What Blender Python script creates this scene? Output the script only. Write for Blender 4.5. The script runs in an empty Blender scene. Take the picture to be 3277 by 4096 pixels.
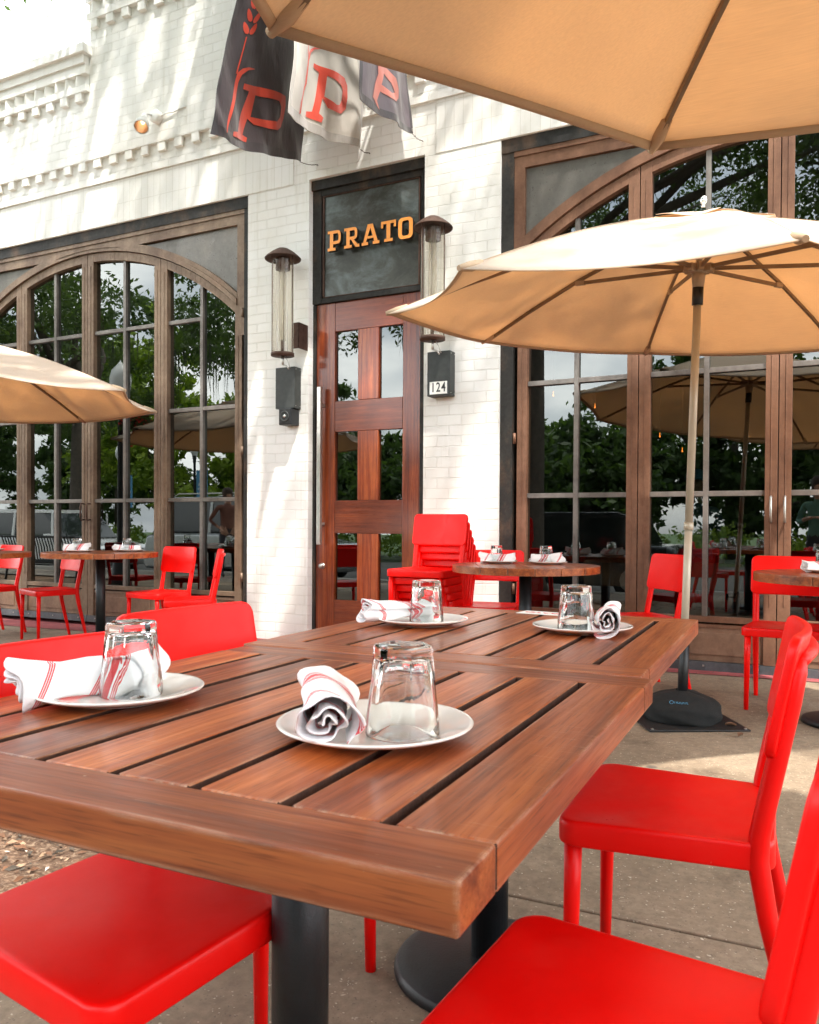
import bpy, bmesh, math, random
import numpy as np
from mathutils import Vector, Matrix
rnd = random.Random(7)
SC = bpy.context.scene
COL = SC.collection
R = math.radians
PI = math.pi

# ------------------------------------------------------------------ camera
CAMH = 1.03
def cam_axes():
    yaw, pitch, roll = R(26.442), R(-0.6889), R(0.3195)
    fw = Vector((-math.sin(yaw)*math.cos(pitch), math.cos(yaw)*math.cos(pitch), math.sin(pitch)))
    r = Vector((math.cos(yaw), math.sin(yaw), 0)); u = r.cross(fw)
    return math.cos(roll)*r+math.sin(roll)*u, -math.sin(roll)*r+math.cos(roll)*u, fw
cr, cu, cf = cam_axes()
cam = bpy.data.cameras.new('camera'); cam_o = bpy.data.objects.new('camera', cam); COL.objects.link(cam_o)
cam_o.matrix_world = Matrix(((cr.x, cu.x, -cf.x, 0), (cr.y, cu.y, -cf.y, 0), (cr.z, cu.z, -cf.z, CAMH), (0, 0, 0, 1)))
cam.sensor_fit = 'HORIZONTAL'; cam.sensor_width = 36; cam.lens = 3252/3277*36
cam.shift_x = 6.59/3277; cam.shift_y = 93.04/3277
cam.clip_start = 0.02; cam.clip_end = 500
cam.dof.use_dof = True; cam.dof.focus_distance = 3.0; cam.dof.aperture_fstop = 22
SC.camera = cam_o

# ------------------------------------------------------------------ light
SUNV = Vector((0.36, -0.36, 1.0)).normalized()      # towards the sun
elev = math.asin(SUNV.z); azim = math.atan2(SUNV.x, SUNV.y)
w = bpy.data.worlds.new('World'); SC.world = w; w.use_nodes = True
nt = w.node_tree; nt.nodes.clear()
wo = nt.nodes.new('ShaderNodeOutputWorld'); bg = nt.nodes.new('ShaderNodeBackground'); sky = nt.nodes.new('ShaderNodeTexSky')
sky.sky_type = 'NISHITA'; sky.sun_disc = False; sky.sun_elevation = elev; sky.sun_rotation = azim
sky.air_density = 1.2; sky.dust_density = 2.0
tc = nt.nodes.new('ShaderNodeTexCoord'); mp = nt.nodes.new('ShaderNodeMapping'); mp.inputs['Scale'].default_value = (1.6, 1.6, 4.0)
nz = nt.nodes.new('ShaderNodeTexNoise'); nz.inputs['Scale'].default_value = 1.5; nz.inputs['Detail'].default_value = 7; nz.inputs['Roughness'].default_value = .6
rp = nt.nodes.new('ShaderNodeValToRGB'); rp.color_ramp.elements[0].position = .36; rp.color_ramp.elements[1].position = .60
rp.color_ramp.elements[0].color = (.45, .45, .45, 1)
nz2 = nt.nodes.new('ShaderNodeTexNoise'); nz2.inputs['Scale'].default_value = 3.1; nz2.inputs['Detail'].default_value = 5
cc = nt.nodes.new('ShaderNodeValToRGB'); cc.color_ramp.elements[0].color = (6.5, 7.0, 7.6, 1); cc.color_ramp.elements[1].color = (13.0, 12.9, 12.6, 1)
cc.color_ramp.elements[0].position = .35; cc.color_ramp.elements[1].position = .65
mx = nt.nodes.new('ShaderNodeMixRGB')
nt.links.new(tc.outputs['Generated'], mp.inputs[0]); nt.links.new(mp.outputs[0], nz.inputs['Vector']); nt.links.new(mp.outputs[0], nz2.inputs['Vector'])
nt.links.new(nz.outputs['Fac'], rp.inputs[0]); nt.links.new(rp.outputs[0], mx.inputs[0]); nt.links.new(sky.outputs[0], mx.inputs[1])
nt.links.new(nz2.outputs['Fac'], cc.inputs[0]); nt.links.new(cc.outputs[0], mx.inputs[2]); nt.links.new(mx.outputs[0], bg.inputs[0])
bg.inputs[1].default_value = 0.15; nt.links.new(bg.outputs[0], wo.inputs[0])
sl = bpy.data.lights.new('sun', 'SUN'); sl.energy = 2.3; sl.angle = R(1.1); sl.color = (1, .95, .87)
so = bpy.data.objects.new('sun', sl); COL.objects.link(so); so.rotation_euler = SUNV.to_track_quat('Z', 'Y').to_euler()
SC.view_settings.view_transform = 'Standard'; SC.view_settings.look = 'None'; SC.view_settings.gamma = 1
SC.view_settings.exposure = 1.92
SC.render.engine = 'CYCLES'
SC.cycles.max_bounces = 10; SC.cycles.transparent_max_bounces = 16; SC.cycles.transmission_bounces = 10; SC.cycles.glossy_bounces = 5; SC.cycles.diffuse_bounces = 4
SC.cycles.caustics_refractive = True; SC.cycles.caustics_reflective = False

# ------------------------------------------------------------------ material helpers
class M_:
    def __init__(s, name):
        s.m = bpy.data.materials.new(name); s.m.use_nodes = True; s.t = s.m.node_tree
        s.b = s.t.nodes['Principled BSDF']; s.o = s.t.nodes['Material Output']
        s.tc = s.t.nodes.new('ShaderNodeTexCoord')
    def n(s, k, **kw):
        x = s.t.nodes.new('ShaderNode'+k)
        for a, v in kw.items():
            if a in x.inputs: x.inputs[a].default_value = v
            else: setattr(x, a, v)
        return x
    def l(s, a, b): s.t.links.new(a, b)
    def map(s, scale=(1, 1, 1), rot=(0, 0, 0), loc=(0, 0, 0), src='Object'):
        m = s.n('Mapping'); m.inputs['Scale'].default_value = scale; m.inputs['Rotation'].default_value = rot; m.inputs['Location'].default_value = loc
        s.l(s.tc.outputs[src], m.inputs[0]); return m.outputs[0]
    def noise(s, vec, scale, detail=4, rough=.55, dist=0):
        n = s.n('TexNoise'); n.inputs['Scale'].default_value = scale; n.inputs['Detail'].default_value = detail
        n.inputs['Roughness'].default_value = rough; n.inputs['Distortion'].default_value = dist
        s.l(vec, n.inputs['Vector']); return n.outputs['Fac']
    def ramp(s, fac, stops):
        r = s.n('ValToRGB'); e = r.color_ramp.elements
        while len(e) < len(stops): e.new(.5)
        for i, (p, c) in enumerate(stops):
            e[i].position = p; e[i].color = (c[0], c[1], c[2], 1) if not isinstance(c, (int, float)) else (c, c, c, 1)
        s.l(fac, r.inputs[0]); return r.outputs[0]
    def mix(s, f, a, b, mode='MIX'):
        m = s.n('MixRGB', blend_type=mode)
        for i, v in ((0, f), (1, a), (2, b)):
            if isinstance(v, (int, float)): m.inputs[i].default_value = v if i == 0 else (v, v, v, 1)
            elif isinstance(v, tuple): m.inputs[i].default_value = (*v, 1)
            else: s.l(v, m.inputs[i])
        return m.outputs[0]
    def bump(s, h, strength=.5, dist=.01):
        b = s.n('Bump'); b.inputs['Strength'].default_value = strength; b.inputs['Distance'].default_value = dist
        s.l(h, b.inputs['Height']); s.l(b.outputs[0], s.b.inputs['Normal']); return b
    def set(s, **kw):
        for k, v in kw.items():
            k = {'Base': 'Base Color', 'Rough': 'Roughness', 'Metal': 'Metallic', 'Coat': 'Coat Weight', 'CoatR': 'Coat Roughness', 'Spec': 'Specular IOR Level'}.get(k, k)
            i = s.b.inputs[k]
            if isinstance(v, (int, float)): i.default_value = v
            elif isinstance(v, tuple): i.default_value = (*v, 1)
            else: s.l(v, i)
        return s
def fresnel(a, ior, thin=True):
    """Fresnel that is right on both sides of a thin sheet"""
    fr = a.n('Fresnel'); g = a.n('NewGeometry'); m = a.n('MapRange'); m.inputs['To Min'].default_value = ior; m.inputs['To Max'].default_value = 1/ior
    a.l(g.outputs['Backfacing'], m.inputs['Value']); a.l(m.outputs[0], fr.inputs['IOR']); return fr
MAT = {}
def simple(name, col, rough=.5, metal=0, var=.15, scale=8, bump=0, coat=0, src='Object', coatr=.1):
    a = M_(name); v = a.map(src=src)
    f = a.noise(v, scale, 5)
    lo = tuple(c*(1-var) for c in col); hi = tuple(min(1, c*(1+var)) for c in col)
    a.set(Base=a.ramp(f, [(.3, lo), (.7, hi)]), Rough=rough, Metal=metal, Coat=coat, CoatR=coatr)
    if bump: a.bump(a.noise(v, scale*6, 4), bump, .004)
    MAT[name] = a.m; return a.m

def brick_mat(name, bw, bh, off=.5, soft=False):
    a = M_(name)
    sx = a.n('SeparateXYZ'); a.l(a.tc.outputs['Object'], sx.inputs[0])
    ad = a.n('Math', operation='ADD'); a.l(sx.outputs[0], ad.inputs[0]); a.l(sx.outputs[1], ad.inputs[1])
    # courses are never dead straight: a little wobble
    wob = a.noise(a.map((1, 1, 1)), 2.2, 2)
    w1 = a.n('Math', operation='MULTIPLY_ADD'); a.l(wob, w1.inputs[0]); w1.inputs[1].default_value = .016; a.l(sx.outputs[2], w1.inputs[2])
    cb = a.n('CombineXYZ'); a.l(ad.outputs[0], cb.inputs[0]); a.l(w1.outputs[0], cb.inputs[1])
    br = a.n('TexBrick'); br.offset = off; br.squash = 1
    for k, v in (('Scale', 1), ('Mortar Size', .0045), ('Mortar Smooth', .35), ('Brick Width', bw), ('Row Height', bh), ('Bias', 0)): br.inputs[k].default_value = v
    br.inputs['Color1'].default_value = (.875, .87, .84, 1); br.inputs['Color2'].default_value = (.905, .90, .875, 1); br.inputs['Mortar'].default_value = (.84, .83, .795, 1)
    a.l(cb.outputs[0], br.inputs['Vector'])
    grime = a.ramp(a.noise(a.map((1, 1, .5)), 1.3, 6, .65), [(.30, (.90, .88, .84)), (.6, (1, 1, 1))])
    drip = a.ramp(a.noise(a.map((9, 9, .7)), 1.0, 5, .7), [(.30, (.86, .84, .79)), (.42, (1, 1, 1))]); grime = a.mix(.6, grime, drip, 'MULTIPLY')
    chips = a.ramp(a.noise(a.map(), 60, 3, .7), [(.24, (.78, .73, .64)), (.30, (1, 1, 1))])
    col = a.mix(1.0, a.mix(1.0, br.outputs['Color'], grime, 'MULTIPLY'), chips, 'MULTIPLY')
    a.set(Base=col, Rough=.5, Spec=.35)
    inv = a.n('Math', operation='SUBTRACT'); inv.inputs[0].default_value = 1; a.l(br.outputs['Fac'], inv.inputs[1])
    n1 = a.noise(a.map(), 38, 5, .6); n2 = a.noise(a.map((1, 1, 1.6)), 7, 3)
    h = a.n('Math', operation='MULTIPLY_ADD'); a.l(n1, h.inputs[0]); h.inputs[1].default_value = .30; a.l(inv.outputs[0], h.inputs[2])
    h2 = a.n('Math', operation='MULTIPLY_ADD'); a.l(n2, h2.inputs[0]); h2.inputs[1].default_value = .7; a.l(h.outputs[0], h2.inputs[2])
    if soft: br.inputs['Mortar'].default_value = (.76, .75, .70, 1); br.inputs['Mortar Size'].default_value = .003
    a.bump(h2.outputs[0], .4 if soft else .72, .008)
    MAT[name] = a.m
brick_mat('painted_brick', .2095, .0835)
brick_mat('painted_soldier', .0785, .21, off=0, soft=True)
brick_mat('painted_dentil', 9.0, 9.0)

def metal_paint(name, c1, c2, c3, rough=.5, metal=.35):
    a = M_(name); v = a.map((1, 1, .55))
    f = a.noise(v, 3.2, 8, .68); g = a.noise(a.map(), 30, 5, .7)
    c = a.ramp(f, [(.32, c1), (.52, c2), (.74, c3)])
    c = a.mix(.5, c, a.ramp(g, [(.3, (.75, .72, .7)), (.65, (1.1, 1.1, 1.1))]), 'MULTIPLY')
    a.set(Base=c, Rough=a.ramp(g, [(.3, rough+.15), (.7, rough-.12)]), Metal=metal); a.bump(g, .25, .003); MAT[name] = a.m
metal_paint('bronze_olive', (.11, .065, .043), (.20, .135, .09), (.27, .195, .135))
metal_paint('bronze_brown', (.12, .055, .032), (.21, .105, .062), (.29, .15, .092))
metal_paint('kick_metal', (.14, .075, .045), (.23, .135, .085), (.32, .20, .13), .55, .2)
metal_paint('muntin_steel', (.10, .085, .075), (.19, .17, .155), (.30, .275, .25), .4, .5)
metal_paint('lintel_black', (.008, .008, .008), (.024, .022, .019), (.13, .075, .045), .7, .1)
metal_paint('spandrel_panel', (.10, .092, .078), (.15, .14, .125), (.20, .18, .155), .35, .3)
a = M_('sign_panel'); f = a.noise(a.map((1, 1, 1.5)), 2.6, 8, .7, .5); g = a.noise(a.map(), 40, 4)
c = a.ramp(f, [(.34, (.030, .031, .025)), (.48, (.065, .068, .055)), (.58, (.12, .14, .135)), (.70, (.19, .235, .24))]); a.set(Base=a.mix(.4, c, g, 'MULTIPLY'), Rough=.32, Metal=.2); a.bump(g, .2, .002); MAT['sign_panel'] = a.m
metal_paint('base_strip', (.05, .055, .058), (.10, .11, .12), (.2, .21, .22), .5, .3)
metal_paint('rust_iron', (.045, .025, .018), (.10, .055, .04), (.19, .12, .09), .65, .4)
simple('box_graphite', (.032, .036, .034), .55, .1, .25, 20, .2)
simple('black_metal', (.010, .012, .014), .42, .1, .3, 25, .15)
simple('black_cloth', (.006, .007, .007), .9, 0, .3, 40, .5)
simple('black_plate', (.011, .011, .011), .6, .1, .4, 30, .4)
simple('brushed_steel', (.55, .54, .50), .28, .85, .1, 30)
simple('chrome', (.85, .85, .84), .08, 1, .02, 5)
simple('pole_beige', (.50, .45, .36), .35, .1, .06, 10)
simple('rib_taupe', (.19, .13, .085), .45, .1, .15, 15)
simple('plastic_taupe', (.34, .26, .19), .45, 0, .12, 15)
simple('letter_orange', (.95, .36, .07), .35, .1, .05, 10)
simple('letter_shade', (.03, .02, .015), .5, 0, .2, 10)  # letter sides, near black: shade on the returns painted into the colour
simple('white_label', (.8, .8, .76), .5, 0, .03, 10)
simple('black_ink', (.02, .02, .02), .5, 0, .1, 10)
simple('white_paint', (.88, .87, .84), .45, 0, .05, 20)
simple('porcelain', (.91, .89, .84), .10, 0, .02, 6, 0, .6, coatr=.04)
simple('bark', (.075, .06, .045), .9, 0, .45, 12, .9)
simple('slot_shade_wood', (.055, .022, .012), .9, 0, .4, 40, .3)  # wood for slot faces and undersides, darkened to paint in their shade
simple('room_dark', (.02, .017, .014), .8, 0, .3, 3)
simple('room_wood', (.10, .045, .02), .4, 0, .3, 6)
simple('asphalt', (.06, .06, .058), .85, 0, .25, 30, .6)
simple('grass', (.05, .10, .02), .9, 0, .4, 6, .8)
simple('kerb_stone', (.36, .34, .31), .8, 0, .12, 14, .4)
simple('rubber', (.02, .02, .02), .7, 0, .2, 20)
simple('car_white', (.78, .80, .80), .15, .1, .02, 3, 0, 1)
simple('car_silver', (.42, .44, .45), .2, .6, .03, 3, 0, 1)
simple('car_dark', (.03, .035, .04), .15, .3, .05, 3, 0, 1)
simple('car_glass', (.015, .02, .02), .03, 0, .1, 3, 0, 1)
simple('skin', (.50, .27, .18), .5, 0, .08, 8)
simple('shirt_green', (.12, .27, .22), .85, 0, .15, 14, .5)
simple('shirt_blue', (.10, .14, .22), .85, 0, .2, 14, .5)
simple('shirt_brown', (.20, .085, .06), .85, 0, .2, 14, .5)
simple('trousers', (.05, .05, .06), .9, 0, .2, 14, .5)
simple('cap_blue', (.12, .30, .42), .8, 0, .3, 30, .4)
simple('hair_brown', (.05, .03, .02), .7, 0, .3, 30, .4)
simple('lamp_globe', (.82, .83, .82), .3, 0, .05, 4)
simple('banner_blue', (.10, .32, .52), .7, 0, .1, 8)
simple('flower_red', (.7, .03, .03), .7, 0, .2, 8)
simple('dry_leaf', (.17, .08, .04), .8, 0, .3, 30)
simple('chip_tan', (.36, .24, .15), .8, 0, .3, 30)
simple('paper_scrap', (.75, .68, .6), .8, 0, .1, 30, .3)
simple('red_shiny_ink', (.65, .06, .07), .6, 0, .1, 20)

# red powder-coated chairs
a = M_('red_chair'); v = a.map()
base = a.ramp(a.noise(v, 5, 3), [(.3, (.88, .0022, .0014)), (.7, (.96, .0035, .002))])
dust = a.ramp(a.noise(v, 7, 7, .75), [(.50, 0.0), (.80, .10)]); base = a.mix(dust, base, (.80, .10, .07))
scr = a.ramp(a.noise(a.map((14, 160, 40), (0, 0, .6)), 1, 2), [(.755, 0.0), (.78, .55)]); base = a.mix(scr, base, (.85, .22, .18))
nick = a.ramp(a.noise(v, 70, 2, .5), [(.80, 0.0), (.815, .8)]); base = a.mix(nick, base, (.30, .02, .02))
a.set(Base=base, Rough=a.ramp(a.noise(v, 9, 6, .7), [(.3, .27), (.7, .46)]), Coat=.04, CoatR=.2, Spec=.27)
a.bump(a.noise(v, 30, 3), .03, .002); MAT['red_chair'] = a.m

# glazing: dark tinted glass that mirrors the street
a = M_('window_glass'); t = a.t; t.nodes.remove(a.b)
fr = fresnel(a, 2.0)
gl = a.n('BsdfGlossy'); gl.inputs['Roughness'].default_value = .003; gl.inputs['Color'].default_value = (.95, 1, .98, 1)
wv = a.noise(a.map((1, 1, .5)), .9, 1); bp = a.n('Bump'); bp.inputs['Strength'].default_value = .06; bp.inputs['Distance'].default_value = .02
a.l(wv, bp.inputs['Height']); a.l(bp.outputs[0], gl.inputs['Normal'])
tr = a.n('BsdfTransparent'); tr.inputs['Color'].default_value = (.26, .31, .285, 1)
mxs = a.n('MixShader'); a.l(fr.outputs[0], mxs.inputs[0]); a.l(tr.outputs[0], mxs.inputs[1]); a.l(gl.outputs[0], mxs.inputs[2]); a.l(mxs.outputs[0], a.o.inputs[0])
MAT['window_glass'] = a.m
a = M_('clear_glass'); a.set(Base=(.97, .99, .98), Rough=.0, **{'Transmission Weight': 1.0, 'IOR': 1.43}); MAT['clear_glass'] = a.m
a = M_('thin_glass'); t = a.t; t.nodes.remove(a.b)
lw = a.n('LayerWeight'); lw.inputs['Blend'].default_value = .5
fr = fresnel(a, 1.5)
gl = a.n('BsdfGlossy'); gl.inputs['Roughness'].default_value = .01
tr = a.n('BsdfTransparent'); a.l(a.ramp(lw.outputs['Facing'], [(.0, (.99, .993, .99)), (.72, (.97, .98, .975)), (.93, (.78, .81, .79)), (1, (.58, .62, .60))]), tr.inputs['Color'])
mxs = a.n('MixShader'); a.l(fr.outputs[0], mxs.inputs[0]); a.l(tr.outputs[0], mxs.inputs[1]); a.l(gl.outputs[0], mxs.inputs[2]); a.l(mxs.outputs[0], a.o.inputs[0])
MAT['thin_glass'] = a.m
a = M_('lamp_tube'); t = a.t; t.nodes.remove(a.b)
fr = fresnel(a, 1.45)
gl = a.n('BsdfGlossy'); gl.inputs['Roughness'].default_value = .03
tr = a.n('BsdfTransparent'); tr.inputs['Color'].default_value = (.93, .91, .86, 1)
mxs = a.n('MixShader'); a.l(fr.outputs[0], mxs.inputs[0]); a.l(tr.outputs[0], mxs.inputs[1]); a.l(gl.outputs[0], mxs.inputs[2])
df = a.n('BsdfTranslucent'); df.inputs[0].default_value = (.9, .87, .8, 1); m2 = a.n('MixShader'); a.l(a.ramp(a.noise(a.map((30, 30, .6)), 1, 3), [(.35, .05), (.7, .40)]), m2.inputs[0]); a.l(mxs.outputs[0], m2.inputs[1]); a.l(df.outputs[0], m2.inputs[2]); a.l(m2.outputs[0], a.o.inputs[0])
MAT['lamp_tube'] = a.m

# woods
def wood(name, c1, c2, c3, axis, rough, coat, coatr, sc=1.0, attr=True, wear=0):
    a = M_(name)
    s = {'x': (1.1, 30, 30), 'y': (30, 1.1, 30), 'z': (30, 30, 1.1)}[axis]
    vec = a.map(tuple(k*sc for k in s))
    if attr:
        at = a.n('Attribute'); at.attribute_name = 'board'; at.attribute_type = 'GEOMETRY'
        sc_ = a.n('VectorMath', operation='SCALE'); sc_.inputs['Scale'].default_value = 37.0; a.l(at.outputs['Vector'], sc_.inputs[0])
        ad = a.n('VectorMath', operation='ADD'); a.l(vec, ad.inputs[0]); a.l(sc_.outputs[0], ad.inputs[1]); vec = ad.outputs[0]
    g = a.noise(vec, 1.0, 6, .62, .6); g2 = a.noise(vec, 5.0, 4, .6)
    c = a.ramp(g, [(.30, c1), (.50, c2), (.72, c3)])
    c = a.mix(.45, c, a.ramp(g2, [(.3, (.62, .58, .55)), (.62, (1.08, 1.08, 1.08))]), 'MULTIPLY')
    pv = a.map({'x': (14, 420, 420), 'y': (420, 14, 420), 'z': (420, 420, 14)}[axis]); c = a.mix(.7, c, a.ramp(a.noise(pv, 1.0, 2, .5), [(.33, (.50, .44, .40)), (.45, (1, 1, 1))]), 'MULTIPLY')
    blot = a.noise(a.map((3, 3, 3)), 1.4, 4)
    c = a.mix(.55, c, a.ramp(blot, [(.3, (.70, .66, .64)), (.7, (1.18, 1.14, 1.1))]), 'MULTIPLY')
    if attr:
        rr = a.ramp(at.outputs['Fac'], [(.15, (.66, .62, .58)), (.85, (1.22, 1.20, 1.18))]); c = a.mix(1, c, rr, 'MULTIPLY')
    if wear:
        ww = a.noise(a.map({'x': (5, 40, 40), 'y': (40, 5, 40), 'z': (40, 40, 5)}[axis]), 1.3, 7, .75)
        bv = a.n('Bevel'); bv.inputs['Radius'].default_value = .010; bv.samples = 4; geo = a.n('NewGeometry')
        dt = a.n('VectorMath', operation='DOT_PRODUCT'); a.l(bv.outputs[0], dt.inputs[0]); a.l(geo.outputs['True Normal'], dt.inputs[1])
        edge = a.ramp(dt.outputs['Value'], [(.80, 1.0), (.985, 0.0)])
        msk = a.mix(1, edge, a.ramp(ww, [(.44, 0.0), (.60, 1.0)]), 'MULTIPLY')
        c = a.mix(msk, c, (.50, .33, .22))
        sn_ = a.n('SeparateXYZ'); a.l(geo.outputs['True Normal'], sn_.inputs[0]); up = a.ramp(sn_.outputs[2], [(.90, 0.0), (.97, 1.0)])
        for rz, off in ((.5, 0), (-.9, 5), (1.3, 11)):
            sn = a.noise(a.map((7, 420, 1), (0, 0, rz), (off, off, 0)), 1.0, 1, .5, .15); ln = a.ramp(sn, [(.700, 0.0), (.716, 1.0), (.732, 0.0)])
            gt = a.ramp(a.noise(a.map((1, 1, 1), (0, 0, 0), (off, 3, 0)), 3.2, 3), [(.50, 0.0), (.62, .55)]); c = a.mix(a.mix(1, a.mix(1, ln, gt, 'MULTIPLY'), up, 'MULTIPLY'), c, (.56, .38, .27))
        spots = a.ramp(a.noise(a.map(), 48, 3, .6), [(.755, 0.0), (.77, .7)]); c = a.mix(spots, c, (.50, .34, .22))
    a.set(Base=c, Rough=a.ramp(g2, [(.3, rough+.08), (.7, rough-.05)]), Coat=coat, CoatR=coatr, Spec=.28)
    hh = a.mix(.5, g, g2); a.bump(hh, .13, .0015); MAT[name] = a.m
TW = ((.17, .037, .010), (.37, .093, .022), (.56, .175, .046))
wood('table_wood_y', *TW, 'y', .42, .5, .22, 1.0, True, 1)
wood('table_wood_x', *TW, 'x', .42, .45, .24, 1.0, True, 1)
DW = ((.15, .024, .009), (.33, .066, .019), (.56, .155, .042))
wood('door_wood_z', *DW, 'z', .30, .6, .12, 1.3)
wood('door_wood_x', (.14, .028, .012), (.22, .048, .018), (.32, .078, .028), 'x', .30, .6, .12, 1.1)
wood('inside_wood', (.05, .02, .01), (.09, .035, .017), (.13, .055, .025), 'z', .4, .2, .2, 1.0, False)

# fabrics
def fabric(name, col, tcol, fac, thread=900, rough=.9, fold=0):
    a = M_(name); t = a.t; t.nodes.remove(a.b)
    n1 = a.noise(a.map((1, 1, 1)), 3.0, 5)
    n2 = a.noise(a.map((12, 260, 260)), 1.0, 3)
    cmix = a.mix(.5, a.ramp(n1, [(.3, tuple(c*.93 for c in col)), (.7, col)]), a.ramp(n2, [(.3, (.9, .9, .9)), (.7, (1.04, 1.04, 1.04))]), 'MULTIPLY')
    tmix = a.mix(.6, a.ramp(n1, [(.3, tuple(c*.92 for c in tcol)), (.7, tcol)]), a.ramp(n2, [(.3, (.84, .84, .84)), (.7, (1.06, 1.06, 1.06))]), 'MULTIPLY')
    d = a.n('BsdfDiffuse'); a.l(cmix, d.inputs[0]); tr = a.n('BsdfTranslucent'); a.l(tmix, tr.inputs[0])
    mm = a.n('MixShader'); mm.inputs[0].default_value = fac; a.l(d.outputs[0], mm.inputs[1]); a.l(tr.outputs[0], mm.inputs[2]); a.l(mm.outputs[0], a.o.inputs[0])
    bp = a.n('Bump'); bp.inputs['Strength'].default_value = .5; bp.inputs['Distance'].default_value = .012
    a.l(a.noise(a.map((1, 1, 1)), 7, 4), bp.inputs['Height']); a.l(bp.outputs[0], d.inputs['Normal']); MAT[name] = a.m
fabric('canopy_fabric', (.85, .75, .63), (.90, .62, .36), .42)
fabric('hem_fabric', (.62, .46, .32), (.5, .3, .15), .15)

def flagmat(name, col, fac=.12):
    a = M_(name); v = a.map()
    a.set(Base=a.ramp(a.noise(v, 3, 4), [(.3, tuple(c*.85 for c in col)), (.7, col)]), Rough=.42, **{'Sheen Weight': .3, 'Specular IOR Level': .5})
    a.bump(a.noise(a.map((1, 2.2, .8)), 5, 3), .35, .03)
    if fac:
        tr = a.n('BsdfTranslucent'); tr.inputs[0].default_value = (*col, 1); mm = a.n('MixShader'); mm.inputs[0].default_value = fac
        a.l(a.b.outputs[0], mm.inputs[1]); a.l(tr.outputs[0], mm.inputs[2]); a.l(mm.outputs[0], a.o.inputs[0])
    MAT[name] = a.m
flagmat('flag_black', (.058, .042, .048)); flagmat('flag_white', (.70, .66, .60), .3); flagmat('flag_red', (.78, .075, .035), .2); flagmat('flag_faded', (.17, .135, .155), .3); flagmat('flag_red_faded', (.72, .23, .18), .25); flagmat('flag_hem', (.03, .022, .026), 0)
flagmat('flag_hem_white', (.42, .39, .36), 0)

# napkin: white cotton with red stripes across the roll
a = M_('napkin'); sp = a.n('SeparateXYZ'); a.l(a.tc.outputs['Object'], sp.inputs[0])
wv = a.n('Math', operation='MULTIPLY_ADD'); a.l(sp.outputs[1], wv.inputs[0]); wv.inputs[1].default_value = -.55; a.l(sp.outputs[0], wv.inputs[2])
mask = None
for c0, hw in ((.028, .0070), (.016, .0012), (.0125, .0012), (.009, .0012), (.040, .0012), (.0435, .0012), (.047, .0012), (-.066, .0012), (-.0695, .0012), (-.073, .0012)):
    s1 = a.n('Math', operation='SUBTRACT'); a.l(wv.outputs[0], s1.inputs[0]); s1.inputs[1].default_value = c0
    s2 = a.n('Math', operation='ABSOLUTE'); a.l(s1.outputs[0], s2.inputs[0])
    s3 = a.n('Math', operation='LESS_THAN'); a.l(s2.outputs[0], s3.inputs[0]); s3.inputs[1].default_value = hw
    if mask is None: mask = s3.outputs[0]
    else:
        s4 = a.n('Math', operation='MAXIMUM'); a.l(mask, s4.inputs[0]); a.l(s3.outputs[0], s4.inputs[1]); mask = s4.outputs[0]
c = a.mix(mask, (.93, .93, .945), (.72, .06, .07)); a.set(Base=c, Rough=.9, **{'Sheen Weight': .2})
a.bump(a.mix(.5, a.noise(a.map(), 55, 4), a.noise(a.map(), 700, 2)), .35, .004); MAT['napkin'] = a.m

# ground
a = M_('concrete'); v = a.map()
base = a.ramp(a.noise(v, .9, 7, .62), [(.28, (.15, .108, .072)), (.5, (.255, .195, .135)), (.75, (.37, .30, .22))])
fine = a.ramp(a.noise(v, 34, 5, .7), [(.3, (.72, .70, .68)), (.7, (1.15, 1.15, 1.13))])
dv = a.n('TexNoise'); dv.inputs['Scale'].default_value = 25; a.l(v, dv.inputs['Vector']); dm = a.mix(.035, v, dv.outputs['Color'])
c = a.mix(1, base, fine, 'MULTIPLY'); peb = None
for scl, lo, hi, g0, tone in ((75, .16, .24, .50, (.48, .42, .32)), (38, .13, .20, .60, (.60, .54, .43)), (110, .20, .30, .52, (.13, .10, .075))):
    vo = a.n('TexVoronoi'); vo.inputs['Scale'].default_value = scl; a.l(dm, vo.inputs['Vector'])
    m1 = a.mix(1, a.ramp(vo.outputs['Distance'], [(lo, 1.0), (hi, 0.0)]), a.ramp(a.noise(v, scl*.42, 2), [(g0, 0.0), (g0+.06, .9)]), 'MULTIPLY')
    c = a.mix(m1, c, tone); peb = m1 if peb is None else peb
st = a.ramp(a.noise(a.map(loc=(3, 8, 0)), 2.3, 6, .7), [(.30, (.42, .38, .35)), (.44, (1, 1, 1))]); c = a.mix(.85, c, st, 'MULTIPLY')
vg = a.n('TexVoronoi'); vg.inputs['Scale'].default_value = 2.6; a.l(v, vg.inputs['Vector']); gum = a.ramp(vg.outputs['Distance'], [(.045, .75), (.075, 0.0)]); c = a.mix(gum, c, (.05, .042, .036))
a.set(Base=c, Rough=.85); a.bump(a.mix(.5, a.noise(v, 60, 5, .7), peb), .5, .004); MAT['concrete'] = a.m
a = M_('pavers'); br = a.n('TexBrick'); a.l(a.map(), br.inputs['Vector']); br.inputs['Scale'].default_value = 1; br.inputs['Brick Width'].default_value = .22; br.inputs['Row Height'].default_value = .11; br.inputs['Mortar Size'].default_value = .006
br.inputs['Color1'].default_value = (.26, .21, .17, 1); br.inputs['Color2'].default_value = (.36, .31, .26, 1); br.inputs['Mortar'].default_value = (.08, .065, .05, 1)
a.set(Base=br.outputs['Color'], Rough=.85); a.bump(br.outputs['Fac'], -.4, .005); MAT['pavers'] = a.m
a = M_('red_band'); v = a.map()
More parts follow.
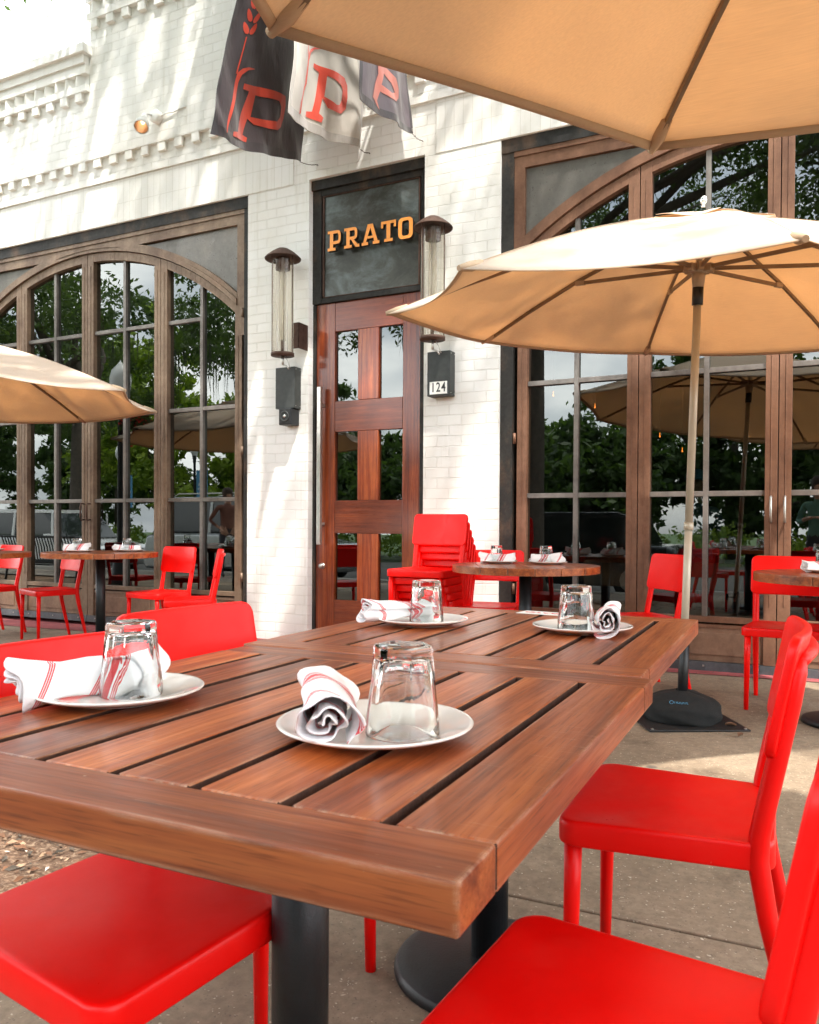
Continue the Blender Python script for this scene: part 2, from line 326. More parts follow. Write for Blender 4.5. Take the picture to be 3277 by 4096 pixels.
br = a.n('TexBrick'); a.l(v, br.inputs['Vector']); br.inputs['Scale'].default_value = 1; br.inputs['Brick Width'].default_value = .2; br.inputs['Row Height'].default_value = .1; br.inputs['Mortar Size'].default_value = .004
br.inputs['Color1'].default_value = (.27, .055, .06, 1); br.inputs['Color2'].default_value = (.36, .085, .085, 1); br.inputs['Mortar'].default_value = (.2, .06, .06, 1)
a.set(Base=a.mix(.6, br.outputs['Color'], a.ramp(a.noise(v, 9, 5), [(.3, (.6, .6, .6)), (.7, (1.2, 1.2, 1.2))]), 'MULTIPLY'), Rough=.8); MAT['red_band'] = a.m
a = M_('mulch'); v = a.map((1, 1, 1)); f = a.noise(v, 38, 5, .8, 1.0)
a.set(Base=a.ramp(f, [(.3, (.05, .025, .014)), (.5, (.19, .105, .06)), (.70, (.50, .36, .24))]), Rough=.95); a.bump(f, 1, .02); MAT['mulch'] = a.m

def leafmat(name, c1, c2, tr=.35):
    a = M_(name); oi = a.n('Attribute'); oi.attribute_name = 'tone'; oi.attribute_type = 'GEOMETRY'
    c = a.ramp(oi.outputs['Fac'], [(0, c1), (1, c2)])
    a.set(Base=c, Rough=.5, Spec=.3)
    t2 = a.n('BsdfTranslucent'); a.l(a.mix(1, c, (1.4, 1.6, .6), 'MULTIPLY'), t2.inputs[0]); mm = a.n('MixShader'); mm.inputs[0].default_value = tr
    a.l(a.b.outputs[0], mm.inputs[1]); a.l(t2.outputs[0], mm.inputs[2]); a.l(mm.outputs[0], a.o.inputs[0]); MAT[name] = a.m
leafmat('oak_leaf', (.035, .065, .022), (.12, .18, .055)); leafmat('bright_leaf', (.12, .19, .025), (.28, .36, .05)); leafmat('dark_leaf', (.028, .055, .02), (.085, .14, .042)); leafmat('moss', (.07, .08, .06), (.13, .14, .10), .2)
def emis(name, col, s):
    a = M_(name); a.b.inputs['Emission Color'].default_value = (*col, 1); a.b.inputs['Emission Strength'].default_value = s; a.set(Base=col); MAT[name] = a.m
emis('bulb_glow', (1, .24, .035), 1.6); emis('spot_glow', (1, .70, .42), 1.0)
simple('copper_in', (.62, .42, .28), .35, .5, .1, 20)

# ------------------------------------------------------------------ mesh helpers
class MB:
    def __init__(s): s.bm = bmesh.new(); s.lay = None
    def _tag(s, faces, mi, smooth, board=None):
        for f in faces: f.material_index = mi; f.smooth = smooth
        if board is not None:
            if s.lay is None: s.lay = s.bm.faces.layers.float_color.new('board') if hasattr(s.bm.faces.layers, 'float_color') else None
    def box(s, x0, x1, y0, y1, z0, z1, mi=0, M=None):
        vs = [s.bm.verts.new((x, y, z)) for x in (x0, x1) for y in (y0, y1) for z in (z0, z1)]
        if M is not None:
            for v in vs: v.co = M @ v.co
        idx = ((0, 1, 3, 2), (4, 6, 7, 5), (0, 4, 5, 1), (2, 3, 7, 6), (0, 2, 6, 4), (1, 5, 7, 3))
        fs = [s.bm.faces.new([vs[i] for i in q]) for q in idx]
        s._tag(fs, mi, False); return vs
    def prism(s, pts, lo, hi, axis='y', mi=0, holes=(), M=None, smooth=False):
        """polygon pts (2-D) extruded between lo and hi along axis"""
        def mk(p, t):
            if axis == 'y': v = Vector((p[0], t, p[1]))
            elif axis == 'z': v = Vector((p[0], p[1], t))
            else: v = Vector((t, p[0], p[1]))
            return M @ v if M is not None else v
        loops = [list(pts)]+[list(h) for h in holes]
        A, B = [], []
        for lp in loops:
            A.append([s.bm.verts.new(mk(p, lo)) for p in lp]); B.append([s.bm.verts.new(mk(p, hi)) for p in lp])
        fs = []
        for a_, b_ in zip(A, B):
            n = len(a_)
            for i in range(n):
                f = s.bm.faces.new((a_[i], a_[(i+1) % n], b_[(i+1) % n], b_[i])); f.smooth = smooth; f.material_index = mi
        for L in (A, B):
            if len(L) == 1:
                f = s.bm.faces.new(L[0]); fs.append(f)
            else:
                es = []
                for lp in L:
                    for i in range(len(lp)):
                        e = s.bm.edges.get((lp[i], lp[(i+1) % len(lp)])); es.append(e)
                r = bmesh.ops.triangle_fill(s.bm, edges=es, use_beauty=True)
                fs += [g for g in r['geom'] if isinstance(g, bmesh.types.BMFace)]
        for f in fs: f.material_index = mi
    def tube(s, pts, rad, seg=10, mi=0, cap=True, smooth=True):
        pts = [Vector(p) for p in pts]
        if isinstance(rad, (int, float)): rad = [rad]*len(pts)
        rings = []; prev = None
        for i, p in enumerate(pts):
            t = (pts[min(i+1, len(pts)-1)]-pts[max(i-1, 0)]).normalized()
            if prev is None: u = t.cross(Vector((0, 0, 1)) if abs(t.z) < .95 else Vector((1, 0, 0))).normalized()
            else: u = (prev-t*prev.dot(t)).normalized()
            prev = u; v = t.cross(u)
            rings.append([s.bm.verts.new(p+(u*math.cos(2*PI*k/seg)+v*math.sin(2*PI*k/seg))*rad[i]) for k in range(seg)])
        for a_, b_ in zip(rings, rings[1:]):
            for k in range(seg):
                f = s.bm.faces.new((a_[k], a_[(k+1) % seg], b_[(k+1) % seg], b_[k])); f.smooth = smooth; f.material_index = mi
        if cap:
            for r_ in (rings[0][::-1], rings[-1]):
                f = s.bm.faces.new(r_); f.material_index = mi
    def lathe(s, prof, c=(0, 0, 0), seg=32, mi=0, smooth=True, close=False):
        rings = []
        for r_, z in prof:
            if r_ < 1e-5: rings.append([s.bm.verts.new((c[0], c[1], c[2]+z))])
            else: rings.append([s.bm.verts.new((c[0]+r_*math.cos(2*PI*k/seg), c[1]+r_*math.sin(2*PI*k/seg), c[2]+z)) for k in range(seg)])
        prs = list(zip(rings, rings[1:]))+([(rings[-1], rings[0])] if close else [])
        for a_, b_ in prs:
            for k in range(seg):
                if len(a_) == 1 and len(b_) == 1: continue
                if len(a_) == 1: q = (a_[0], b_[(k+1) % seg], b_[k])
                elif len(b_) == 1: q = (a_[k], a_[(k+1) % seg], b_[0])
                else: q = (a_[k], a_[(k+1) % seg], b_[(k+1) % seg], b_[k])
                f = s.bm.faces.new(q); f.smooth = smooth; f.material_index = mi
    def grid(s, fn, nu, nv, mi=0, smooth=True):
        V = [[s.bm.verts.new(fn(i/nu, j/nv)) for j in range(nv+1)] for i in range(nu+1)]
        for i in range(nu):
            for j in range(nv):
                f = s.bm.faces.new((V[i][j], V[i+1][j], V[i+1][j+1], V[i][j+1])); f.smooth = smooth; f.material_index = mi
    def build(s, name, mats, parent=None, bevel=0, bseg=2, solid=0, recalc=True, sub=0):
        if recalc: bmesh.ops.recalc_face_normals(s.bm, faces=s.bm.faces)
        me = bpy.data.meshes.new(name); s.bm.to_mesh(me); s.bm.free()
        if not isinstance(mats, (list, tuple)): mats = [mats]
        for m in mats: me.materials.append(MAT[m])
        o = bpy.data.objects.new(name, me); COL.objects.link(o)
        if parent is not None: o.parent = parent
        if solid:
            k = o.modifiers.new('solid', 'SOLIDIFY'); k.thickness = solid; k.offset = 0
        if bevel:
            k = o.modifiers.new('bevel', 'BEVEL'); k.width = bevel; k.segments = bseg; k.limit_method = 'ANGLE'; k.angle_limit = R(40); k.harden_normals = False
        if sub:
            k = o.modifiers.new('sub', 'SUBSURF'); k.levels = sub; k.render_levels = sub
        return o
def thing(name, label, cat, loc=(0, 0, 0), rotz=0, group=None):
    o = bpy.data.objects.new(name, None); COL.objects.link(o); o.location = loc; o.rotation_euler = (0, 0, rotz); o.empty_display_size = .1
    o['label'] = label; o['category'] = cat
    if group: o['group'] = group
    return o
def tag(o, label, cat, group=None):
    o['label'] = label; o['category'] = cat
    if group: o['group'] = group
    return o
def struct(o): o['kind'] = 'structure'; return o
def stuff(o, label=None, cat=None):
    o['kind'] = 'stuff'
    if label: o['label'] = label
    if cat: o['category'] = cat
    return o
KIDS = {}
def dup(root, loc, rotz, label, group=None):
    r = root.copy(); COL.objects.link(r); r.location = loc; r.rotation_euler = (0, 0, rotz); r['label'] = label
    if group: r['group'] = group
    def rec(src, dst):
        for ch in list(src.children):
            c = ch.copy(); COL.objects.link(c); c.parent = dst; rec(ch, c)
    rec(root, r); return r
def G(x, y=0): return (.0065*x if x > -12 else -.078)+.009*max(0, min(y, 6.3)-2.5)
def S(x, z, Y):   # façade coordinates measured at Y = 5.95, carried to the plane Y
    k = Y/5.95; return x*k, CAMH+(z-CAMH)*k

# ------------------------------------------------------------------ ground
def sheet(name, x0, x1, y0, y1, dz, mat, nx=12):
    b = MB()
    xs = [x0+(x1-x0)*i/nx for i in range(nx+1)]; ys = sorted({y0, y1} | {y for y in (2.5, 6.3) if y0 < y < y1})
    for i in range(nx):
        for ya, yb in zip(ys, ys[1:]):
            q = [b.bm.verts.new((x, y, G(x, y)+dz)) for x, y in ((xs[i], ya), (xs[i+1], ya), (xs[i+1], yb), (xs[i], yb))]
            b.bm.faces.new(q)
    bmesh.ops.remove_doubles(b.bm, verts=b.bm.verts, dist=1e-5)
    return struct(b.build(name, mat))
sheet('ground', -80, 80, -90, 40, -.16, 'grass', 40)
sheet('street', -60, 60, -12.0, -1.55, -.13, 'asphalt', 40)
# concrete walk in slabs with open joints
b = MB()
xj = [-12.0, -9.0, -6.0, -3.05, -1.70, 2.6, 6.2]; yj = [.1, 2.16, 4.265, 5.94]
for i in range(len(xj)-1):
    for j in range(len(yj)-1):
        g_ = .006
        x0, x1, y0, y1 = xj[i]+g_, xj[i+1]-g_, yj[j]+g_, yj[j+1]-g_
        vs = b.box(x0, x1, y0, y1, -.1, 0)
        for v_ in vs: v_.co.z += G(v_.co.x, v_.co.y)
o = b.build('sidewalk', 'concrete', bevel=.004, bseg=2); struct(o)
sheet('sidewalk_bed', -60, 60, -1.3, 6.2, -.035, 'mulch', 30)
sheet('brick_paving', -60, 60, -1.3, .1, -.005, 'pavers', 30)
b = MB()
for xa, xb, ya, yb in ((-12, -8, 5.42, 5.58), (-8, -4, 5.58, 5.72), (-4, 0, 5.72, 5.86), (0, 6.2, 5.86, 5.93)):
    q_ = [b.bm.verts.new((x, y, G(x, y)+.005)) for x, y in ((xa, ya), (xb, yb), (xb, 6.3), (xa, 6.3))]; b.bm.faces.new(q_)
struct(b.build('red_paving', 'red_band'))
b = MB()
vs = b.box(-60, 60, -1.55, -1.3, -.14, .0); struct(b.build('kerb', 'kerb_stone', bevel=.02))
# mulch bed
b = MB()
def mul(u, v):
    x = -3.1+u*1.28; y = .35+v*1.75
    e = min(u, 1-u, v, 1-v)
    return (x, y, G(x)+.004+min(.03, e*.25)+.012*math.sin(9*x+3*y)*math.sin(8*y)*(e > .02))
b.grid(mul, 40, 50); struct(b.build('mulch_bed', 'mulch'))
# chips strewn over the bed and its edge
b = MB(); rr = random.Random(3)
for k in range(2600):
    x = -3.1+rr.random()*1.42; y = .35+rr.random()*1.85
    if x > -1.86 and rr.random() < .72: continue
    sz = .003+rr.random()**2*.009; a0 = rr.random()*6.28; zz = G(x)+(.03 if x < -1.85 else .003)
    p = [Vector((sz*2.0, sz*.4, 0)), Vector((0, sz, sz*.5)), Vector((-sz*2, sz*.2, 0)), Vector((-sz*.5, -sz*.8, sz*.3))]
    Rm = Matrix.Rotation(a0, 3, 'Z') @ Matrix.Rotation(rr.uniform(-.5, .5), 3, 'X')
    f = b.bm.faces.new([b.bm.verts.new(Rm @ q+Vector((x, y, zz+rr.random()*.006+.003))) for q in p]); f.material_index = rr.choice((0, 0, 0, 1, 1, 1, 1, 3, 3, 2))
stuff(b.build('wood_chips', ['bark', 'dry_leaf', 'paper_scrap', 'chip_tan'], recalc=False), 'loose wood chips and bits scattered over the mulch bed', 'mulch')

# ------------------------------------------------------------------ building
bld = thing('restaurant_building', 'white painted brick restaurant front with arched windows and corbelled parapet', 'building')
WX = (-8.72, -4.588); DX = (-3.934, -2.824); RX = (-2.178, 1.80)
def grid_wall(name, xs, zs, solid, y0, y1, mat):
    b = MB(); nx, nz = len(xs)-1, len(zs)-1
    V = {}
    def v(i, j, k):
        if (i, j, k) not in V: V[(i, j, k)] = b.bm.verts.new((xs[i], (y0, y1)[k], zs[j]))
        return V[(i, j, k)]
    ok = lambda i, j: 0 <= i < nx and 0 <= j < nz and solid((xs[i]+xs[i+1])/2, (zs[j]+zs[j+1])/2)
    for i in range(nx):
        for j in range(nz):
            if not ok(i, j): continue
            b.bm.faces.new((v(i, j, 0), v(i+1, j, 0), v(i+1, j+1, 0), v(i, j+1, 0)))
            b.bm.faces.new((v(i, j, 1), v(i, j+1, 1), v(i+1, j+1, 1), v(i+1, j, 1)))
            for di, dj, q in ((-1, 0, ((i, j), (i, j+1))), (1, 0, ((i+1, j+1), (i+1, j))), (0, -1, ((i+1, j), (i, j))), (0, 1, ((i, j+1), (i+1, j+1)))):
                if not ok(i+di, j+dj):
                    (a1, a2), (c1, c2) = q; b.bm.faces.new((v(a1, a2, 0), v(a1, a2, 1), v(c1, c2, 1), v(c1, c2, 0)))
    return b.build(name, mat, bld)
WT, DT = 4.005, 4.02
def solid_low(x, z):
    if WX[0] < x < WX[1] and z < WT: return False
    if DX[0] < x < DX[1] and z < DT: return False
    if RX[0] < x < RX[1] and z < WT: return False
    return True
grid_wall('wall', [-14, WX[0], WX[1], DX[0], DX[1], RX[0], RX[1], 7], [-.2, WT, DT, 4.43], solid_low, 5.95, 6.35, 'painted_brick')
YB, YU = 5.925, 5.885
grid_wall('upper_wall', [-14, 7], [4.43, 4.662], lambda x, z: True, YB, 6.35, 'painted_brick')
XS = -6.5
def sol_up(x, z): return x > XS or z < 5.335
grid_wall('parapet_wall', [-14, XS, 7], [4.662, 5.335, 6.02], sol_up, YU, 6.35, 'painted_brick')
# low parapet: dentils, sawtooth, corbelled courses and cap ; tall parapet the same, higher
grid_wall('parapet_band', [-14, XS-.002], [5.335, 5.40], lambda x, z: True, YU-.045, 6.35, 'painted_brick')
grid_wall('parapet_band', [-14, XS-.004], [5.40, 5.505], lambda x, z: True, YU-.005, 6.35, 'painted_dentil')
grid_wall('parapet_band', [-14, XS-.002], [5.505, 5.60], lambda x, z: True, YU-.055, 6.35, 'painted_brick')
grid_wall('parapet_band', [-14, XS-.004], [5.60, 5.69], lambda x, z: True, YU-.075, 6.35, 'painted_brick')
grid_wall('parapet_cap', [-14.05, XS+.03], [5.69, 5.775], lambda x, z: True, YU-.11, 6.4, 'white_paint')
grid_wall('parapet_band', [XS, 7], [6.02, 6.085], lambda x, z: True, YU-.045, 6.35, 'painted_brick')
grid_wall('parapet_band', [XS+.002, 7], [6.085, 6.19], lambda x, z: True, YU-.005, 6.35, 'painted_dentil')
grid_wall('parapet_band', [XS, 7], [6.19, 6.29], lambda x, z: True, YU-.055, 6.35, 'painted_brick')
grid_wall('parapet_band', [XS+.002, 7], [6.29, 6.45], lambda x, z: True, YU-.075, 6.35, 'painted_brick')
grid_wall('parapet_cap', [XS-.03, 7.05], [6.45, 6.55], lambda x, z: True, YU-.11, 6.4, 'white_paint')
def dentils(x0, x1, z0, z1, ya, yb):
    b = MB(); x = -7.665+math.ceil((x0+.06+7.665)/.2095)*.2095; pts = [(x0, yb+.004)]; yb -= .0015
    pts.append((x0, yb))
    while x < x1-.06:
        a_, c_, t_ = x-.046+rnd.uniform(-.003, .003), x+.046+rnd.uniform(-.003, .003), ya+rnd.uniform(0, .004)
        pts += [(a_, yb), (a_, t_), (c_, t_), (c_, yb)]; x += .2095
    pts += [(x1, yb), (x1, yb+.0055)]
    b.prism(pts, z0, z1, 'z'); b.build('dentil_course', 'painted_dentil', bld, bevel=.004)
dentils(-13.9, 6.9, 4.577, 4.6615, YU+.003, YB)
dentils(-13.9, XS-.01, 5.25, 5.3345, YU-.042, YU); dentils(XS+.0, 6.9, 5.935, 6.0195, YU-.042, YU)
def saw(x0, x1, z0, z1, y):
    b = MB(); x = x0; pts = [(x0, y+.004)]
    while x < x1-.16: pts += [(x, y-.001), (x+.074, y-.05), (x+.146, y-.001)]; x += .15
    pts += [(x, y+.004)]; b.prism(pts, z0+.001, z1-.001, 'z'); b.build('sawtooth_course', 'painted_dentil', bld, bevel=.003)
saw(-13.9, XS, 5.40, 5.505, YU-.003); saw(XS+.02, 6.9, 6.085, 6.19, YU-.003)
# soldier course over the openings
b = MB()
b.box(-14, DX[0]-.16, 5.944, 5.952, WT+.003, 4.425); b.box(DX[1]+.1, 7, 5.944, 5.952, WT+.003, 4.425)
b.build('soldier_course', 'painted_soldier', bld)

def arch(x, xc, ztop=3.755, Ro=2.815): return ztop-Ro+math.sqrt(max(0, Ro*Ro-(x-xc)**2))
def window(name, x0, x1, leaves, fmat, Yw, xc, label):
    kx = Yw/5.95
    X = lambda x: x*kx
    Z = lambda z: CAMH+(z-CAMH)*kx
    za = lambda x: arch(x, xc)     # in measured coordinates
    def P(pts): return [(X(x), Z(z)) for x, z in pts]
    win = MB(); y0, y1 = Yw, Yw+.12
    XL, XR = x0+.001, x1-.001
    def bx(m, a, c, z0, z1, ya, yb, mi=0): m.box(X(a), X(c), ya, yb, Z(z0), Z(z1), mi)
    # outer rim: dark lintel strip, dark side strips, brown border
    win.box(XL*1.0-.0, XR, 5.965, Yw+.15, 3.90, 4.004, 1)
    win.box(x0+.001, X(leaves[0])-.03, 5.972, Yw+.15, .02, 3.899, 1)
    win.box(X(leaves[-1])+.03, x1-.001, 5.972, Yw+.15, .02, 3.899, 1)
    l0, lN = leaves[0], leaves[-1]
    bx(win, l0-.03, lN+.03, 3.845, 3.885, Yw-.012, y1)
    bx(win, l0-.03, lN+.03, 3.757, 3.844, Yw, y1)
    zs0 = za(l0); zsN = za(lN)
    bx(win, l0-.029, l0+.055, 2.75, 3.756, Yw-.004, y1); bx(win, lN-.055, lN+.029, 2.75, 3.756, Yw-.004, y1)
    # arched band (two steps)
    n = 48
    for dz0, dz1, ya in ((.004, .045, Yw-.02), (.045, .085, Yw-.006)):
        for i in range(n):
            xa = l0+.056+(lN-l0-.112)*i/n; xb = l0+.056+(lN-l0-.112)*(i+1)/n
            def slp(x): return math.sqrt(1+((x-xc)/math.sqrt(2.815**2-(x-xc)**2))**2)
            q = []
            for x in (xa, xb):
                s_ = slp(x); lo_, hi_ = za(x)+dz0*s_, min(za(x)+dz1*s_, 3.7565)
                if hi_ < lo_+.0005: hi_ = lo_+.0005
                q.append((lo_, hi_))
            win.prism(P([(xa, q[0][0]), (xb, q[1][0]), (xb, q[1][1]), (xa, q[0][1])]), ya, y1-.02, 'y')
    w_ = win.build(name, [fmat, 'lintel_black'], bld, bevel=.003)
    w_['label'] = label
    # spandrel panels above the arch
    for side in (0, 1):
        sp_ = MB()
        xs = [l0+.05+(xc-l0-.1)*i/24 for i in range(25)] if side == 0 else [lN-.05-(lN-xc-.1)*i/24 for i in range(25)]
        top = 3.757; pts = [(xs[0], top)]
        for x in xs:
            if za(x)+.05 < top: pts.append((x, za(x)+.05))
        sp_.prism(P(pts), Yw+.03, Yw+.04, 'y'); sp_.build('spandrel_panel', 'spandrel_panel', w_)
    zr = [2.955, 2.115, 1.262]
    for li in range(len(leaves)-1):
        a, c = leaves[li]+.003, leaves[li+1]-.003
        fr = MB(); st = .078
        # stiles following the arch, arched top rail, bottom rail
        def strip(xa, xb, zlo, n=4, dz=0):
            xs = [xa+(xb-xa)*i/n for i in range(n+1)]
            return [(xs[0], zlo)]+[(xs[-1], zlo)]+[(x, za(x)-.002) for x in reversed(xs)]
        fr.prism(P(strip(a, a+st, .10)), Yw, y1-.03, 'y'); fr.prism(P(strip(c-st, c, .10)), Yw, y1-.03, 'y')
        nn = 14; xs = [a+st+(c-a-2*st)*i/nn for i in range(nn+1)]
        for i in range(nn):
            xa, xb = xs[i], xs[i+1]
            fr.prism(P([(xa, za(xa)-.084), (xb, za(xb)-.084), (xb, za(xb)-.002), (xa, za(xa)-.002)]), Yw+.001, y1-.031, 'y')
        bx(fr, a+st, c-st, .372, .412, Yw+.002, y1-.03)
        bx(fr, a+st, c-st, .332, .358, Yw+.012, y1-.03)
        # thin glazing beads
        for xx in (a+.038, c-.044): bx(fr, xx, xx+.006, .5, za(xx)-.12, Yw-.005, Yw-.0005)
        f_ = fr.build('leaf_frame', fmat, w_, bevel=.003)
        mu = MB(); xm = (a+c)/2
        bx(mu, xm-.017, xm+.017, .412, za(xm)-.084, Yw+.018, Yw+.075)
        for z in zr:
            for xa, xb in ((a+st, xm-.0172), (xm+.0172, c-st)):
                if z+.02 < min(za(xa), za(xb))-.09: bx(mu, xa, xb, z-.018, z+.018, Yw+.020, Yw+.073)
        mu.build('muntin', 'muntin_steel', w_, bevel=.002)
        gp = MB(); pts = [(a+st-.01, .40), (c-st+.01, .40)]+[(x, za(x)-.07) for x in reversed([a+st-.01+(c-a-2*st+.02)*i/12 for i in range(13)])]
        tx_, tz_ = rnd.uniform(-.005, .005), rnd.uniform(-.004, .004); vs = [gp.bm.verts.new((X(x), Yw+.05+tx_*(x-(a+c)/2)+tz_*(z-2), Z(z))) for x, z in pts]; gp.bm.faces.new(vs)
        gp.build('pane', 'window_glass', w_)
        kp = MB(); bx(kp, a+st+.001, c-st-.001, .10, .333, Yw+.02, y1-.04); bx(kp, a+st+.06, c-st-.06, .145, .3, Yw+.012, Yw+.02)
        kp.build('kick_panel', 'kick_metal', w_, bevel=.003)
        bs = MB(); bx(bs, a, c, .035, .098, Yw-.008, y1)
        for q in (.12, .5, .88):
            xq = X(a+(c-a)*q); bs.lathe([(.0, .0), (.006, .002), (.0075, 0)], (0, 0, 0), 8) if False else bs.box(xq-.006, xq+.006, Yw-.013, Yw-.008, Z(.066), Z(.078), 1)
        bs.build('base_strip', ['base_strip', 'brushed_steel'], w_)
    def pull(x, z):
        h = MB(); h.tube([(X(x), Yw, Z(z+.08)), (X(x), Yw-.045, Z(z+.085)), (X(x), Yw-.055, Z(z+.05)), (X(x), Yw-.055, Z(z-.05)), (X(x), Yw-.045, Z(z-.085)), (X(x), Yw, Z(z-.08))], .0075, 8)
        h.build('door_pull', 'rust_iron' if fmat == 'bronze_olive' else 'brushed_steel', w_)
    mid = leaves[2]
    pull(mid-.04, 1.15); pull(mid+.045, 1.15)
    for x in (leaves[0]-.012, leaves[-1]+.012):
        for z in (.55, 1.7, 2.95):
            h = MB(); h.tube([(X(x), Yw-.012, Z(z-.04)), (X(x), Yw-.012, Z(z+.04))], .012, 10); h.build('hinge', fmat, w_)
    return w_
window('window', WX[0], WX[1], [-8.555, -7.576, -6.60, -5.625, -4.65], 'bronze_olive', 5.985, -6.60, 'arched window wall of four olive bronze leaves left of the door')
window('window', RX[0], RX[1], [-2.035, -1.123, -.207, .709, 1.625], 'bronze_brown', 5.985, -.207, 'arched window wall of four brown bronze leaves right of the door')

# door, sign panel and letters
YD = 6.04; KD = 6.04/6.1
def DZ(z): return CAMH+(z-CAMH)*KD if z > .1 else z

dr = MB(); DXL, DXR = -3.945, -2.922
cols = [(DXL, -3.755), (-3.755, -3.525), (-3.525, -3.32), (-3.32, -3.09), (-3.09, DXR)]
rows = [(2.722, 2.975), (1.845, 2.113), (.958, 1.245), (.03, .375)]
bi = 0
def dbox(x0, x1, z0, z1, mi, dy=0): dr.box(x0*KD+.001, x1*KD-.001, YD+dy, YD+.05, DZ(z0)+.001, DZ(z1)-.001, mi)
dbox(cols[0][0], cols[0][1], .03, 2.975, 0); dbox(cols[4][0], cols[4][1], .03, 2.975, 0)
for z0, z1 in rows: dbox(-3.755, -3.09, z0, z1, 1, .001)
for z0, z1 in ((2.113, 2.722), (1.245, 1.845), (.375, .958)): dbox(-3.525, -3.32, z0, z1, 0, .0005)
door = dr.build('door', ['door_wood_z', 'door_wood_x'], bld, bevel=.0025); door['label'] = 'red mahogany door with six glass panes'
me = door.data; at = me.attributes.new('board', 'FLOAT_COLOR', 'POINT')
vals = []
for i in range(len(me.vertices)//8): r3 = (rnd.random(), rnd.random(), rnd.random(), 1); vals += list(r3)*8
at.data.foreach_set('color', vals)
for x0, x1 in ((-3.75, -3.532), (-3.315, -3.097)):
    for z0, z1 in ((2.118, 2.717), (1.249, 1.841), (.38, .953)):
        g = MB(); vs = [g.bm.verts.new(p) for p in ((x0*KD-.01, YD+.03, DZ(z0)-.01), (x1*KD+.01, YD+.03, DZ(z0)-.01), (x1*KD+.01, YD+.03, DZ(z1)+.01), (x0*KD-.01, YD+.03, DZ(z1)+.01))]; g.bm.faces.new(vs); g.build('pane', 'window_glass', door)
h = MB(); h.box(-3.848, -3.812, YD-.085, YD-.05, .86, 2.225)
for z in (2.07, 1.04): h.box(-3.839, -3.815, YD-.046, YD+.001, z-.012, z+.012)
h.build('handle', 'brushed_steel', door, bevel=.002)
h = MB(); M_k = Matrix.Translation((-3.838, YD, .672)) @ Matrix.Rotation(R(90), 4, 'X')
h.lathe([(0, .045), (.014, .043), (.021, .035), (.02, .022), (.010, .014), (.010, .006), (.026, .005), (.026, 0)], seg=20)
for v_ in h.bm.verts: v_.co = M_k @ v_.co
h.build('knob', 'brushed_steel', door)
for z in (2.70, 1.87, 1.0):
    h = MB(); h.tube([(-2.888, YD-.01, z-.07), (-2.888, YD-.01, z+.07)], .009, 8); h.build('hinge', 'rust_iron', door)
# opening lining
fr = MB()
fr.box(DX[0]+.001, -3.908, 6.02, 6.3, .0, 2.95, 0); fr.box(-2.892, DX[1]-.001, 6.02, 6.3, 0, 2.95, 0)
fr.box(DX[0]+.001, DX[1]-.001, 5.985, 6.3, 3.935, 4.018, 0)
fr.box(DX[0]+.001, -3.845, 6.01, 6.2, 2.955, 3.934, 0); fr.box(-2.885, DX[1]-.001, 6.01, 6.2, 2.955, 3.934, 0)
fr.box(-3.844, -2.886, 6.011, 6.2, 3.885, 3.934, 0); fr.box(-3.844, -2.886, 6.011, 6.2, 2.955, 3.0, 0)
for a0, a1, c0, c1 in ((-3.835, -3.82, 3.012, 3.875), (-2.912, -2.897, 3.012, 3.875), (-3.835, -2.897, 3.876, 3.883), (-3.835, -2.897, 3.003, 3.011)): fr.box(a0, a1, 6.015, 6.2, c0, c1, 1)
fr.build('door_frame', ['lintel_black', 'rust_iron'], bld, bevel=.003)
sp_ = MB(); sp_.box(-3.819, -2.913, 6.03, 6.2, 3.013, 3.875); sign = sp_.build('sign_panel', 'sign_panel', bld)
# slab serif letters
def bar(x0, y0, x1, y1): return [(x0, y0), (x1, y0), (x1, y1), (x0, y1)]
def bowl(x0, x1, yb, yt, r, t, n=6):
    """D-shaped outer and inner loops joined as one ribbon"""
    cy = (yb+yt)/2; out = [(x0, yb)]; inn = [(x0, yb+t)]
    for k in range(2*n+1):
        a_ = -PI/2+PI*k/(2*n); 
        out.append((x1-r+r*max(0, math.cos(a_))**.6, cy+(yt-yb)/2*math.copysign(abs(math.sin(a_))**.75, math.sin(a_))))
        r2 = r-t; inn.append((x1-r+r2*max(0, math.cos(a_))**.6, cy+((yt-yb)/2-t)*math.copysign(abs(math.sin(a_))**.75, math.sin(a_))))
    out.append((x0, yt)); inn.append((x0, yt-t)); return out+inn[::-1]
GLY = {
 'P': ([bar(.0, 0, .52, .14), bar(.14, .14, .36, .86), bar(0, .86, .36, 1), bowl(.36, .86, .32, 1, .28, .15)], .88),
 'R': ([bar(.0, 0, .50, .14), bar(.14, .14, .36, .86), bar(0, .86, .36, 1), bowl(.36, .84, .40, 1, .26, .15), [(.44, .40), (.62, .40), (.86, .14), (.98, .14), (.98, 0), (.74, 0)]], 1.0),
 'A': ([[(.10, .14), (.28, .14), (.62, 1), (.38, 1)], [(.62, 1), (.70, 1), (1.02, .14), (.80, .14), (.54, .84)], bar(.37, .30, .72, .42), bar(0, 0, .40, .139), bar(.70, 0, 1.12, .139)], 1.12),
 'T': ([bar(.34, .14, .58, .86), bar(.2, 0, .72, .139), bar(0, .861, .92, 1), bar(0, .68, .13, .86), bar(.79, .68, .92, .86)], .92),
 'O': ([], .92)}
